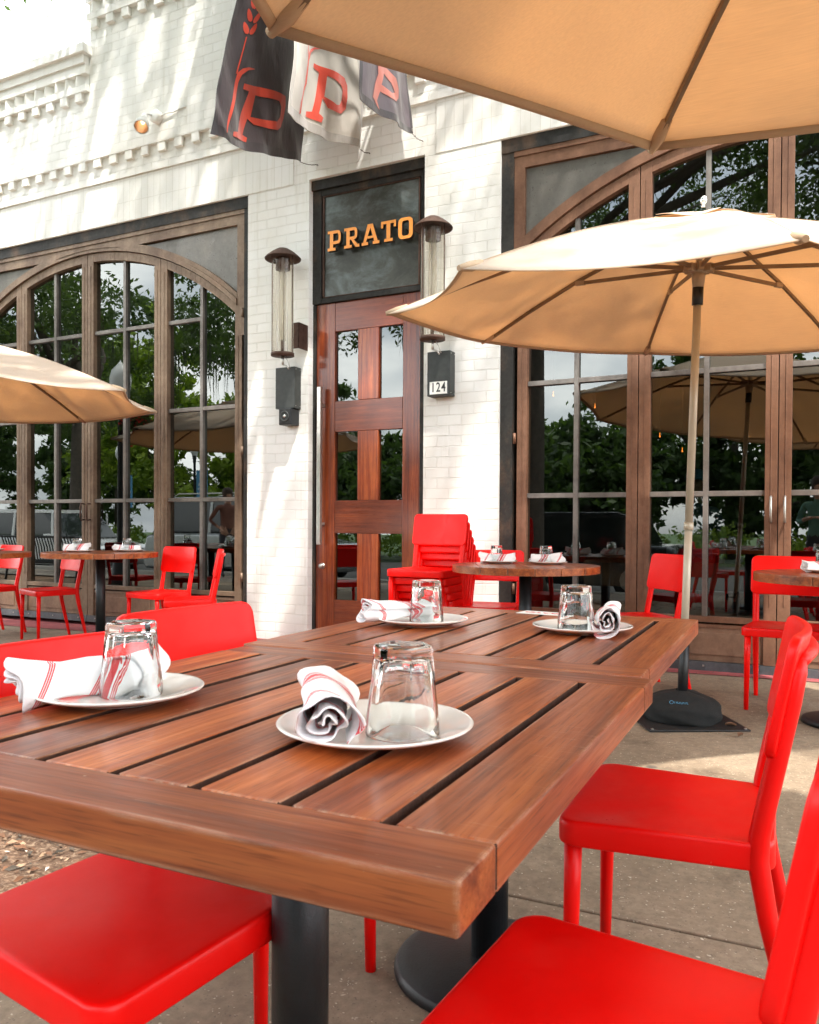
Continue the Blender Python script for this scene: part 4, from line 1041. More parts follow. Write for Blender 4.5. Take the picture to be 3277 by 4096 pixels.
def make_napkin(seed, r0=.0355, L=.215, turns=2.7):
    q = MB(); rs = random.Random(seed); ph = rs.random()*6; sl = rs.choice((-1, 1))
    nu, nv = 64, 84
    def fn(u, v):
        x = (u-.5)*L; a_ = -v*turns*2*PI+ph; e = (u-.5)*2; end = abs(e)
        rr_ = r0*(1.0-.88*v**.9)
        rr_ *= 1+.05*math.sin(2.3*PI*u+ph)+.05*math.sin(5*u+2*a_*.3)
        rr_ += .0030*math.sin(2*a_+4*u+ph)*(.5+end)+.0014*math.sin(5*a_+13*u)
        rr_ *= 1+.20*end**4*(1-.8*v)                                    # ends open a little
        y = rr_*math.cos(a_)*1.16; z = rr_*math.sin(a_)*.86
        x += (.013*math.cos(a_-.9*sl)-.006)*end**2*(1 if e > 0 else -1)*(1-.3*v)  # slanted, uneven ends
        x += .006*math.sin(3*a_+ph)*end**4
        y += .004*math.sin(3.2*u+ph); z = max(z, -r0*.80)
        return (x, y, z)
    q.grid(fn, nu, nv); o = q.build('cloth_napkin', 'napkin', solid=.0022)
    # loose flap at the outer end of the cloth
    return o
pl0 = make_plate(); gl0 = make_glass(); np0 = [make_napkin(5, .034), make_napkin(11, .029, .225), make_napkin(23, .030)]
USED = {'p': 0, 'g': 0, 'n0': 0, 'n1': 0, 'n2': 0}
def cp(o, key, label, cat, group):
    if not USED[key]: USED[key] = 1; c = o
    else:
        c = o.copy(); COL.objects.link(c)
        for ch in list(o.children): d = ch.copy(); COL.objects.link(d); d.parent = c
    c['label'] = label; c['category'] = cat; c['group'] = group; return c
def setting(px, py, z, gx, gy, nx0, ny0, nx1, ny1, names, kind=0, grot=0, roll=0, dz=0):
    p = cp(pl0, 'p', 'white plate '+names[0], 'plate', 'white dinner plates'); p.location = (px, py, z)
    g = cp(gl0, 'g', 'upturned clear tumbler '+names[1], 'glass', 'upturned tumblers'); g.location = (gx, gy, z+.0085); g.rotation_euler = (0, 0, R(grot))
    n = cp(np0[kind], 'n%d' % kind, 'rolled striped napkin '+names[2], 'napkin', 'rolled striped napkins')
    a_ = math.atan2(ny1-ny0, nx1-nx0); n.location = ((nx0+nx1)/2, (ny0+ny1)/2, z+(.042, .037, .038)[kind]+dz); n.rotation_euler = (R(roll), 0, a_)
setting(-.492, .90, TZ, -.450, .893, -.487, .768, -.602, .958, ('nearest the camera, at the middle of the table', 'on the nearest plate', 'on the nearest plate, its open end toward the camera'), 0, 12, 20)
setting(-.936, .906, TZ, -.917, .910, -1.012, .785, -.948, .990, ('at the left edge of the near table', 'on the plate at the left edge', 'at the far left of the photo, its coiled end showing'), 1, 0, 70)
setting(-.933, 1.964, TZ, -.925, 1.975, -1.050, 1.845, -.945, 2.035, ('on the far table toward the door', 'on the far table in front of the chair stack', 'pointing left in front of the wooden door'), 2, 25, 200)
setting(-.515, 2.023, TZ, -.525, 2.00, -.428, 1.925, -.478, 2.125, ('at the right end of the far table', 'on the plate at the right end of the far table', 'leaning off the right side of the right hand plate'), 0, 5, 140)
def small_setting(tx, ty, z, ang, where, k, rn=0):
    cx, cy = tx, ty
    u = (math.cos(R(ang)), math.sin(R(ang))); v = (math.sin(math.atan2(-0, 1)),)
    setting(cx, cy, z, cx-.015, cy-.012, cx-.11*u[0]-.005, cy-.11*u[1]-.02, cx+.11*u[0]-.005, cy+.11*u[1]-.02, ('on '+where, 'on '+where, 'on '+where), k, rn, 30*rn)
small_setting(-1.84, 5.05, .785, 15, 'the middle round table, left side', 1, 3)
small_setting(-1.52, 5.10, .785, 200, 'the middle round table, right side', 2, 8)
small_setting(-5.66, 5.02, .785, 30, 'the orange sheened round table, left side', 0, 2)
small_setting(-5.42, 5.35, .785, 40, 'the orange sheened round table, right side', 1, 5)
small_setting(-6.50, 4.78, .785, 40, 'the round table at the left edge of the photo', 2, 1)
small_setting(.075, 4.78, .795, 195, 'the round table at the right edge of the photo', 1, 4)
# menu card
t_ = thing('menu_card', 'small white card lying behind the right hand tumbler on the far table', 'card', (-.725, 2.375, TZ+.001), R(-6))
q = MB(); q.box(-.075, .075, -.03, .05, 0, .0012); q.build('card', 'white_label', t_)
text_mesh('PRATO', 'lettering', 'red_shiny_ink', t_, .03, (0, .012, .0016), (0, 0, R(180)), 1.3, .0002)

# ------------------------------------------------------------------ umbrellas
def umbrella(cx, cy, zr, Rr, rot, tx, ty, rise, base, top, label, vent=True, baseplate=True, pole_detail=True, brot=0, lower=None):
    t_ = thing('patio_umbrella', label, 'umbrella', (base[0], base[1], G(*base)), 0, 'tan patio umbrellas')
    O = Vector((base[0], base[1], G(*base)))
    C0 = Vector((cx, cy, zr)); nrm = Vector((-tx, -ty, 1)).normalized()
    def corner(k, s=1.0):
        a_ = rot+k*PI/4; x, y = Rr*math.cos(a_)*s, Rr*math.sin(a_)*s; return Vector((cx+x, cy+y, zr+tx*x+ty*y))
    apex = C0+nrm*rise
    def panel(k, u, v):   # v: 0 apex .. 1 rim ; u across
        c1, c2 = corner(k), corner(k+1)
        p = c1.lerp(c2, u); mid = 4*u*(1-u)
        q_ = apex.lerp(p, v)
        q_ = q_+nrm*(.045*math.sin(PI*v))                                   # ribs bow a little
        q_ = q_-nrm*(.040*mid*v*(1-.3*v))+ (C0-p).normalized()*(.055*mid*v**3)   # cloth sags, rim scallops inward
        return q_
    v0 = .16 if vent else .02
    q = MB()
    for k in range(8): q.grid(lambda u, v: panel(k, u, v0*.8+(1-v0*.8)*v)-O, 12, 18)
    bmesh.ops.remove_doubles(q.bm, verts=q.bm.verts, dist=1e-4)
    for e in q.bm.edges: pass
    canopy = q.build('canopy', 'canopy_fabric', t_, solid=.0016)
    q = MB()
    for k in range(8): q.grid(lambda u, v: panel(k, u, .982+.018*v)-O-nrm*(.0025), 12, 1)
    q.build('hem', 'hem_fabric', canopy, solid=.002)
    for k in range(8):
        q = MB(); q.grid(lambda u, v: panel(k, 0, .14+.85*v)+(panel(k, .03, .14+.85*v)-panel(k, 0, .14+.85*v)).normalized()*(u*.009)+nrm*.0035-O, 1, 18); q.build('seam', 'hem_fabric', canopy)
    if vent:
        q = MB()
        for k in range(8):
            def vf(u, v):
                p = panel(k, u, .01+v*(v0+.07)); mid = 4*u*(1-u)
                return p-O+nrm*(.012+.010*v*math.sin(PI*2*u+k)*(v > .2)-.004*(1-mid)*v)
            q.grid(vf, 10, 6)
        bmesh.ops.remove_doubles(q.bm, verts=q.bm.verts, dist=1e-4); q.build('vent', 'canopy_fabric', canopy, solid=.0016)
    # corner pockets
    for k in range(8):
        q = MB(); c = corner(k); dirv = (C0-c).normalized(); tp = panel(k, 0, .93)
        q.tube([c-dirv*.006-O, panel(k, 0, .965)-nrm*.006-O, tp-nrm*.008-O], [.012, .021, .016], 8)
        q.build('rib_pocket', 'hem_fabric', canopy)
    hub = apex-nrm*.10; run = hub-nrm*.16 if lower is None else hub-nrm*lower
    for k in range(8):
        q = MB(); pts = [hub+nrm*.045-O]+[panel(k, 0, v)-nrm*.014-O for v in (.25, .5, .75, .96)]
        for a_, c_ in zip(pts, pts[1:]):
            d_ = (c_-a_); L = d_.length; m = Matrix.Translation(a_) @ d_.to_track_quat('X', 'Z').to_matrix().to_4x4(); q.box(0, L+.002, -.006, .006, -.009, .009, 0, m)
        rb = q.build('rib', 'rib_taupe', t_)
        q = MB(); a_ = run-O; c_ = panel(k, 0, .50)-nrm*.026-O; d_ = c_-a_; m = Matrix.Translation(a_) @ d_.to_track_quat('X', 'Z').to_matrix().to_4x4(); q.box(.03, d_.length, -.006, .006, -.009, .009, 0, m)
        q.box(d_.length-.05, d_.length+.012, -.010, .010, -.012, .012, 1, m)
        q.build('strut', ['rib_taupe', 'plastic_taupe'], t_)
    def ring(p, r_, h_, q):
        m = Matrix.Translation(p-O) @ nrm.to_track_quat('Z', 'Y').to_matrix().to_4x4(); vs0 = len(q.bm.verts)
        q.lathe([(0, -h_/2), (r_, -h_/2), (r_, h_/2), (0, h_/2)], seg=16); q.bm.verts.ensure_lookup_table()
        for i in range(vs0, len(q.bm.verts)): q.bm.verts[i].co = m @ q.bm.verts[i].co
        for k in range(8):
            a_ = rot+k*PI/4; mm = m @ Matrix.Rotation(a_, 4, 'Z'); q.box(r_-.004, r_+.035, -.012, .012, -h_*.4, h_*.4, 0, mm)
    q = MB(); ring(hub+nrm*.04, .036, .035, q); q.build('top_hub', 'plastic_taupe', t_); q = MB(); ring(run, .038, .045, q); q.build('runner_hub', 'plastic_taupe', t_)
    B = Vector((base[0], base[1], G(*base)+.12)); T = Vector(top) if top else run
    ax = (run-B).normalized()
    q = MB(); q.tube([run-nrm*.0-O, run-ax*.09-O], [.036, .027], 18); q.build('runner', 'plastic_taupe', t_)
    q = MB(); q.tube([run-ax*.09-O, run-ax*.175-O], .0265, 18); q.build('grip', 'black_metal', t_)
    Lp = (run-B).length; j = B+ax*(1.045-B.z)/ax.z
    q = MB(); q.tube([run-ax*.10-O, j-O], .0195, 20); q.tube([hub-O, run-O], .017, 14); q.tube([j-O+ax*.01, j-O-ax*.03], .0235, 20)
    q.tube([j-ax*.02-O, B+ax*.24-O], .0195, 20); q.build('pole', 'pole_beige', t_)
    q = MB(); m = Matrix.Translation(apex+nrm*.03-O) @ nrm.to_track_quat('Z', 'Y').to_matrix().to_4x4(); q.lathe([(0, 0), (.013, 0), (.011, .016), (.020, .026), (.0225, .042), (.018, .058), (.009, .067), (0, .069)], seg=20)
    for v_ in q.bm.verts: v_.co = m @ (v_.co*.8)
    q.build('finial', 'chrome', t_)
    if baseplate:
        q = MB(); q.tube([Vector((0, 0, .05)), Vector((0, 0, .05))+ax*.40], .026, 20); q.build('sleeve', 'black_metal', t_)
        q = MB(); zz = .40; q.tube([Vector((0, 0, zz)), Vector((-.05, -.01, zz))], .005, 8)
        m = Matrix.Translation((-.055, -.012, zz)) @ Matrix.Rotation(R(90), 4, 'Y'); v0_ = len(q.bm.verts)
        pts = [((.026+.004*math.cos(6*2*PI*i/36))*math.cos(2*PI*i/36), (.026+.004*math.cos(6*2*PI*i/36))*math.sin(2*PI*i/36)) for i in range(36)]
        q.prism(pts, -.009, .009, 'z', M=m); q.build('knob', 'black_metal', t_)
        q = MB(); wob = [rnd.uniform(-.012, .012) for _ in range(40)]
        def drum(u, v):
            prof = [(.028, .150), (.05, .142), (.11, .128), (.16, .108), (.19, .078), (.197, .045), (.196, .015), (.19, .0)]
            f = v*(len(prof)-1); i = min(int(f), len(prof)-2); s_ = f-i; r_ = prof[i][0]*(1-s_)+prof[i+1][0]*s_; z_ = prof[i][1]*(1-s_)+prof[i+1][1]*s_
            a_ = 2*PI*u; r_ += .004*math.sin(5*a_+3*z_*30)*v+.003*math.sin(11*a_+1)*v; z_ += .003*math.sin(7*a_)*(1-v)*v*4+.0025*math.sin(80*z_+3*a_)
            return (r_*math.cos(a_), r_*math.sin(a_), z_+.012)
        q.grid(drum, 64, 24); bmesh.ops.remove_doubles(q.bm, verts=q.bm.verts, dist=1e-4); q.build('base_cover', 'black_cloth', t_)
        q = MB(); m = Matrix.Rotation(R(brot), 4, 'Z'); q.box(-.255, .255, -.255, .255, 0, .010, 0, m); bp_ = q.build('base_plate', 'black_plate', t_, bevel=.004)
        q = MB()
        for sx in (-1, 1):
            for sy in (-1, 1): q.box(sx*.235-.006, sx*.235+.006, sy*.235-.006, sy*.235+.006, .010, .014, 0, m)
        q.build('bolt', 'brushed_steel', t_)
        # woven logo of the cover: ring and a line of small strokes
        q = MB(); az = R(-88)
        def onb(s_, h_): 
            a_ = az+s_/.165; r_ = .166-h_*.55; return Vector((r_*math.cos(a_), r_*math.sin(a_), .122+h_*.75))
        q.tube([onb(-.034+.010*math.cos(i*2*PI/10), .010*math.sin(i*2*PI/10)) for i in range(11)], .0012, 4, cap=False)
        for i in range(9):
            s_ = -.018+i*.0075; q.tube([onb(s_, -.005), onb(s_+(.002 if i % 2 else 0), .006)], .0011, 4)
            if i % 3: q.tube([onb(s_, .004 if i % 2 else -.004), onb(s_+.0055, .004 if i % 2 else -.004)], .0009, 4)
        q.build('logo', 'banner_blue', t_)
    return t_
umbrella(-.53, 4.25, 2.064, 1.545, -1.24, -.072, .076, .50, (-.605, 4.47), None, 'tan umbrella standing in the middle distance on the right, pole and black base in view', brot=28)
umbrella(-6.10, 4.20, 2.018, 1.545, .18, 0, .003, .50, (-6.10, 4.20), None, 'tan umbrella reaching in from the left edge of the photo', brot=10)
umbrella(.393, 1.198, 2.152, 1.546, 2.925, 0, 0, .50, (.42, 1.17), None, 'tan umbrella overhead cut by the top right corner of the photo', brot=40)

# small litter
q = MB(); q.grid(lambda u, v: ((u-.5)*.06+.006*math.sin(9*v), (v-.5)*.035, .006+.012*abs(math.sin(7*u+5*v))), 8, 6)
o = q.build('paper_scrap', 'paper_scrap', solid=.001); o.location = (-.83, 4.05, G(-.83, 4.05)); tag(o, 'crumpled pale paper scrap on the concrete beside the umbrella base', 'litter')
for i, (x, y, r_, lb) in enumerate(((-.755, 1.60, 20, 'curled brown leaf at the edge of the black table base'), (-.30, 4.23, 70, 'brown leaf on the concrete right of the umbrella base'), (-.36, 4.42, 10, 'dark brown leaf under the far right chair'), (-.30, 3.05, 120, 'brown leaf on the sunlit concrete behind the right chairs'), (-1.45, .95, 50, 'brown leaf between the mulch and the lower left chair'), (-.52, 2.62, 200, 'small leaf by the concrete joint under the table edge'))):
    q = MB(); q.grid(lambda u, v: ((u-.5)*.055, (v-.5)*.028*math.sin(PI*min(max(u, .02), .98)), .005+.012*(v-.5)**2*4+.006*math.sin(3*u)), 8, 4)
    o = q.build('fallen_leaf', 'dry_leaf'); o.location = (x, y, G(x, y)); o.rotation_euler = (0, 0, R(r_)); tag(o, lb, 'leaf', 'fallen leaves')

# ------------------------------------------------------------------ trees and street behind the camera (mirrored in the glass)
UMB = [(-.53, 4.25, 2.4)]
# lit patches: leave gaps in the crowns along the sun's path to these spots
LIT = [(-.55, 3.6, 0, .28), (-.35, 3.75, 0, .22), (-.1, 3.75, 0, .3), (.05, 5.45, 0, .35), (-.3, 5.75, 0, .3), (-.75, 5.85, 0, .25), (-2.4, 1.6, 0, .5), (-.3, 5.95, .3, .3), (.1, 5.95, .6, .35),
       (-.6, 4.0, 2.5, .30), (.1, 4.3, 2.5, .34), (-1.2, 3.9, 2.4, .24), (-.5, 4.9, 2.5, .28), (-5.5, 4.4, 2.3, .28), (-5.9, 5.0, 2.3, .22), (-.2, 3.4, 2.3, .2), (.1, 1.6, 2.5, .7), (.3, 1.2, 2.5, .7), (-.4, 2.0, 2.3, .4),
       (-4.5, 5.9, 1.3, .13), (-4.35, 5.9, 1.9, .10), (-4.2, 5.9, .6, .18), (-2.5, 5.9, .9, .22), (-2.35, 5.9, 1.6, .14), (-2.3, 5.9, .3, .2),
       (-6.9, 5.9, 5.2, .13), (-6.3, 5.9, 4.9, .16), (-5.75, 5.9, 5.5, .12), (-7.4, 5.9, 4.4, .13), (-6.6, 5.9, 4.2, .10), (-5.3, 5.9, 5.2, .10), (-5.0, 5.9, 4.3, .10), (-4.9, 5.2, .7, .3), (-5.6, 5.1, .8, .3), (-2.4, 5.2, 1.0, .25), (-3.5, 4.9, 4.3, .4),
       (-11.8, -2.3, 1.3, 1.0), (-10.0, -2.3, 1.2, .7), (-4.6, -2.4, 1.2, .8), (-3.2, -2.3, 1.2, .5), (-16.4, -2.2, 1.1, 1.2), (-17.8, -2.2, 1.1, .8), (1.5, -2.5, 1.2, .7)]
DARK = [(-.7, 1.2, .8, .75), (-.7, 2.0, .8, .6)]
def crown_mesh(name, clumps, n_leaf, lsz, seed, mat, carve=False, moss=0, droop=0):
    rs = np.random.RandomState(seed); C = []
    per = [max(1, int(n_leaf*(r**2.2)/sum(c[3]**2.2 for c in clumps))) for (_, _, _, r) in clumps]
    pts = []; tone = []
    for (cx, cy, cz, r), n in zip(clumps, per):
        k = max(6, n//45)                                # twigs within the clump
        d = rs.normal(size=(k, 3)); d /= np.linalg.norm(d, axis=1)[:, None]; rad = r*rs.uniform(.35, 1.0, size=(k, 1))**.6
        tw = d*rad*np.array([1, 1, .72])+np.array([cx, cy, cz])
        sel = rs.randint(0, k, n); p = tw[sel]+rs.normal(size=(n, 3))*np.array([.20, .20, .15])*(.5+r*.28)
        if droop: p[:, 2] -= np.abs(rs.normal(size=n))*droop
        pts.append(p); tn = rs.uniform(0, 1, k)[sel]*.7+rs.uniform(0, .3, n); tone.append(tn)
    p = np.concatenate(pts); tone = np.concatenate(tone)
    if carve:
        s_ = np.array(SUNV); keep = np.ones(len(p), bool)
        for (x, y, z, r) in LIT:
            v = p-np.array([x, y, z]); al = v@s_; dd = np.linalg.norm(v-al[:, None]*s_, axis=1); keep &= ~((dd < r) & (al > 0))
        p = p[keep]; tone = tone[keep]
    n = len(p)
    a = rs.normal(size=(n, 3)); a /= np.linalg.norm(a, axis=1)[:, None]; b_ = rs.normal(size=(n, 3)); b_ -= (b_*a).sum(1)[:, None]*a; b_ /= np.linalg.norm(b_, axis=1)[:, None]
    L = lsz*rs.uniform(.7, 1.3, (n, 1)); W_ = L*.42
    q = np.stack([p-a*L, p+b_*W_-a*L*.1, p+a*L, p-b_*W_-a*L*.1], 1).reshape(-1, 3)
    me = bpy.data.meshes.new(name); me.vertices.add(4*n); me.vertices.foreach_set('co', q.ravel()); me.loops.add(4*n); me.loops.foreach_set('vertex_index', np.arange(4*n, dtype=np.int32))
    me.polygons.add(n); me.polygons.foreach_set('loop_start', np.arange(0, 4*n, 4, dtype=np.int32)); me.polygons.foreach_set('loop_total', np.full(n, 4, dtype=np.int32)); me.update()
    at = me.attributes.new('tone', 'FLOAT', 'POINT'); at.data.foreach_set('value', np.repeat(tone, 4).astype(np.float32))
    me.materials.append(MAT[mat]); return me
def limb_mesh(paths, parent, name='trunk'):
    q = MB()
    for pts, rad in paths: q.tube(pts, rad, 12)
    return q.build(name, 'bark', parent)
def clumps_for(x0, x1, y0, y1, z0, z1, n, rlo, rhi, seed):
    rs = random.Random(seed); o = []
    for _ in range(n):
        u, v = rs.uniform(-1, 1), rs.uniform(-1, 1)
        if u*u+v*v > 1.05: continue
        zc = z0+(z1-z0)*(rs.random()**.8)*(1-.55*(u*u+v*v))
        o.append(((x0+x1)/2+u*(x1-x0)/2, (y0+y1)/2+v*(y1-y0)/2, zc, rs.uniform(rlo, rhi)))
    return o
def big_oak(x, y, r, h, cl, n_leaf, lsz, seed, label, mossn=0, mat='oak_leaf', carve=True):
    t_ = thing('oak_tree', label, 'tree', (x, y, G(x)-.02), 0)
    rs = random.Random(seed); O = Vector((x, y, G(x)-.02)); paths = []
    paths.append(([(0, 0, 0), (0, 0, .3), (.03, 0, h*.5), (.06, .02, h)], [r*1.35, r*1.05, r*.95, r*.8]))
    for c in cl[::3]:
        e = Vector(c[:3])-O; s_ = Vector((.05, .02, h*rs.uniform(.85, 1.0))); m1 = s_.lerp(e, .4)+Vector((rs.uniform(-.4, .4), rs.uniform(-.4, .4), rs.uniform(.2, .7))); m2 = s_.lerp(e, .75)+Vector((rs.uniform(-.3, .3), rs.uniform(-.3, .3), .2))
        rr_ = r*rs.uniform(.22, .42); paths.append(([s_, m1, m2, e], [rr_, rr_*.65, rr_*.38, .02]))
    limb_mesh(paths, t_)
    me = crown_mesh('crown', cl, n_leaf, lsz, seed, mat, carve); me.transform(Matrix.Translation(-O)); c = bpy.data.objects.new('crown', me); COL.objects.link(c); c.parent = t_
    if mossn:
        q = MB(); rs = random.Random(seed+5)
        for _ in range(mossn):
            cx, cy, cz, cr_ = rs.choice(cl); px, py, pz = cx+rs.uniform(-cr_, cr_)*.8, cy+rs.uniform(-cr_, cr_)*.8, cz-cr_*.3
            L = rs.uniform(.4, 1.5)
            for k in range(rs.randint(3, 7)):
                ax_, ay_ = px+rs.uniform(-.14, .14), py+rs.uniform(-.14, .14); w_ = rs.uniform(.008, .02); l_ = L*rs.uniform(.5, 1); th = rs.random()*3
                pts = [Vector((ax_+rs.uniform(-.05, .05)*s_, ay_+rs.uniform(-.05, .05)*s_, pz-l_*s_)) for s_ in (0, .35, .7, 1)]
                d_ = Vector((math.cos(th), math.sin(th), 0)); prev = None
                for i, p in enumerate(pts):
                    ww = w_*(1-i/4); pr = (q.bm.verts.new(p-O-d_*ww), q.bm.verts.new(p-O+d_*ww))
                    if prev: q.bm.faces.new((prev[0], prev[1], pr[1], pr[0]))
                    prev = pr
        q.build('hanging_moss', 'moss', t_, recalc=False)
    return t_
clA = clumps_for(-10.5, 2.0, -7.5, 2.6, 6.0, 11.0, 70, .7, 1.5, 11)+clumps_for(-11.0, 1.5, 1.0, 7.2, 7.4, 9.8, 84, .6, 1.1, 31)+[(-6.5, -1.0, 5.6, .9), (-8.0, -2.2, 5.2, 1.0), (-3.2, .2, 6.2, .7), (-9.5, 0.5, 5.9, .9)]  # second set: extra unseen clumps reaching over the façade, added to shade it
big_oak(-4.35, -.92, .34, 4.6, clA, 104000, .062, 21, 'large live oak with thick trunk mirrored in the brown framed window', 150)
clA = [c for c in clA if c[1] < 2.7 or c[2]-c[3]*.72-1.6 > .80*(-.445*c[0]+.895*c[1])+.4]
clB = clumps_for(-1.5, 9.0, -8.0, 2.4, 6.8, 12.0, 62, .7, 1.5, 12)+[(x+.36*(8.2-z), y-.36*(8.2-z), 8.2, .8) for x, y, z in ((-.3, .55, .75), (-.8, .6, .75), (-.2, .9, .5), (-.2, 1.8, .5), (-.9, .9, .5), (-1.6, -.85, 0), (-1.3, -.6, 0), (-1.9, -1.0, 0), (-1.2, -1.0, 0))]  # last clumps are unseen foliage added on sun rays to shade chosen spots
big_oak(4.6, -3.4, .4, 5.2, clB, 52000, .062, 22, 'live oak mirrored high in the right hand panes', 60)
clC = clumps_for(-25, -12.8, -7.5, 1.5, 4.6, 10.0, 60, .8, 1.6, 13)
big_oak(-17.5, -3.6, .36, 4.2, clC, 46000, .08, 23, 'live oak hung with moss mirrored in the olive framed window', 220)
# park trees beyond the street
TREES = [(-30, -17, 9, 'dark_leaf'), (-25, -14.5, 8, 'bright_leaf'), (-20, -18, 5.2, 'dark_leaf'), (-15.5, -15, 3.4, 'dark_leaf'), (-11, -18.5, 4.2, 'oak_leaf'), (-7, -15.5, 4.4, 'dark_leaf'), (-2.5, -18, 8, 'dark_leaf'), (2, -15.5, 9.5, 'oak_leaf'), (6.5, -18, 9, 'dark_leaf'), (11, -16, 9, 'oak_leaf'), (-36, -20, 10, 'oak_leaf'), (16, -19, 10, 'dark_leaf'), (-43, -18, 10, 'dark_leaf'), (-51, -21, 11, 'oak_leaf'), (-60, -19, 11, 'dark_leaf'), (-46, -14.5, 5, 'dark_leaf')]
PL = ['at the far left end of the park row', 'with bright yellow green foliage in the park', 'low in the left part of the park row', 'lowest, behind the parked silver car', 'low behind the blue street banners', 'low behind the trunk of the near oak', 'low in the pane beside the door', 'behind the umbrella reflection in the park', 'in the right part of the park row', 'farther right in the park row', 'beyond all others on the left', 'at the right end of the park row', 'dark one past the tall left trees', 'pale one near the far left end', 'leftmost of all the park trees', 'lowest one near the far left end']
for i, (x, y, hgt, mt) in enumerate(TREES):
    cl = clumps_for(x-3.6, x+3.6, y-2.4, y+2.4, 1.4, hgt*1.25, 46, .9, 1.6, 50+i)
    t_ = thing('park_tree', 'leafy park tree mirrored in the glass, '+PL[i], 'tree', (x, y, -.2), 0, 'trees in the park across the street')
    O = Vector((x, y, -.2)); paths = [([(0, 0, 0), (0, .05, hgt*.3), (.1, 0, hgt*.62)], [.26, .2, .1])]
    for c in cl[::5]: paths.append(([(0, .03, hgt*.3), Vector(c[:3])-O], [.09, .02]))
    limb_mesh(paths, t_); me = crown_mesh('crown', cl, 13000, .17, 60+i, mt); me.transform(Matrix.Translation(-O)); c = bpy.data.objects.new('crown', me); COL.objects.link(c); c.parent = t_
# clipped hedge
for i, (x0, x1) in enumerate(((-42, -2), (-1, 30))):
    cl = [(x0+(x1-x0)*k/60, -12.9+.3*math.sin(k), .45, .62) for k in range(61)]
    me = crown_mesh('hedge', cl, 12000, .085, 90+i, 'bright_leaf'); o = bpy.data.objects.new('hedge', me); COL.objects.link(o)
    tag(o, ('long clipped green hedge left of the gap across the street', 'long clipped green hedge right of the gap across the street')[i], 'hedge', 'hedges along the park')
# parked cars
def car(x, y, L, Wd, H, rot, paint, label, suv=True, rack=False):
    t_ = thing('parked_car', label, 'car', (x, y, -.13+G(x)), R(rot), 'cars parked along the kerb')
    def side(top): return top
    hb = H*.56
    low = [(-L/2, .30), (-L/2+.02, .62), (-L/2+.10, hb-.04), (-L/2+.25, hb), (L/2-1.15, hb), (L/2-.25, hb-.16), (L/2-.04, hb-.32), (L/2, .34), (L/2-.1, .22), (-L/2+.1, .22)]
    q = MB(); q.prism(low, -Wd/2, Wd/2, 'y')
    q.build('body', paint, t_, bevel=.07, bseg=4)
    rf = -L/2+.35 if suv else -L/2+.75
    top = [(rf-.2, hb-.002), (rf+.12, H-.06), (rf+.4, H), (L/2-2.0, H-.01), (L/2-1.75, H-.08), (L/2-1.05, hb-.002)]
    q = MB(); q.prism(top, -Wd/2+.14, Wd/2-.14, 'y'); q.build('cabin_glass', 'car_glass', t_, bevel=.05, bseg=3)
    q = MB(); q.prism([(rf+.1, H-.09), (rf+.38, H+.012), (L/2-2.0, H+.006), (L/2-1.72, H-.08)], -Wd/2+.13, Wd/2-.13, 'y')
    for px in (rf-.02, (rf+L/2-1.7)/2, L/2-1.5):
        for sy in (-1, 1):
            yy = sy*(Wd/2-.135); q.prism([(px-.05, hb), (px+.05, hb), (px+.03 if px > 0 else px+.14, H-.06), (px-.03 if px > 0 else px+.06, H-.06)], yy-.012, yy+.012, 'y')
    q.build('roof', paint, t_, bevel=.02)
    for sx in (-1, 1):
        for sy in (-1, 1):
            m = Matrix.Translation((sx*(L/2-.85), sy*(Wd/2-.10), .33)) @ Matrix.Rotation(R(90), 4, 'X'); q = MB(); q.lathe([(0, -.11), (.27, -.11), (.33, -.08), (.33, .08), (.27, .11), (0, .11)], seg=24)
            for v_ in q.bm.verts: v_.co = m @ v_.co
            wh = q.build('wheel', 'rubber', t_)
            q = MB(); q.lathe([(0, .125), (.05, .125), (.2, .115), (.2, -.115), (.05, -.125), (0, -.125)], seg=12, smooth=False)
            for v_ in q.bm.verts: v_.co = m @ v_.co
            q.build('rim', 'brushed_steel', wh)
        q = MB(); q.box(-.02, .02, -.16, .16, -.06, .06, 0, Matrix.Translation((L/2-.10, sx*(Wd/2-.28), .66)) @ Matrix.Rotation(R(-20), 4, 'Y')); q.build('headlight', 'chrome', t_, bevel=.02)
        q = MB(); q.box(-.08, .08, -.05, .05, -.05, .05, 0, Matrix.Translation((L/2-1.45, sx*(Wd/2+.06), hb+.05))); q.build('mirror', paint, t_, bevel=.02)
    q = MB(); q.box(L/2-.02, L/2+.012, -Wd*.28, Wd*.28, .42, .62)
    for k in range(5): q.box(L/2+.0121, L/2+.02, -Wd*.27, Wd*.27, .44+k*.036, .455+k*.036, 1)
    q.build('grille', ['rubber', 'chrome'], t_)
    if rack:
        q = MB()
        for sy in (-1, 1): q.tube([(rf+.3, sy*(Wd/2-.25), H+.03), (rf+.4, sy*(Wd/2-.25), H+.09), (L/2-2.2, sy*(Wd/2-.25), H+.09), (L/2-2.05, sy*(Wd/2-.25), H+.02)], .018, 8)
        q.build('roof_rack', 'brushed_steel', t_)
car(-4.2, -2.75, 4.6, 1.85, 1.48, 180, 'car_dark', 'dark parked car mirrored in the brown framed window, its roof curving behind the trunk', False)
car(-11.2, -2.7, 4.8, 1.9, 1.78, 0, 'car_silver', 'silver parked car with roof rack mirrored in the right leaf of the olive window', True, True)
car(-17.2, -2.5, 4.7, 1.9, 1.55, 0, 'car_white', 'white parked car mirrored in the olive window beyond the bench', False)
car(1.6, -2.8, 4.6, 1.85, 1.5, 180, 'car_silver', 'silver parked car mirrored low in the far right panes', True)
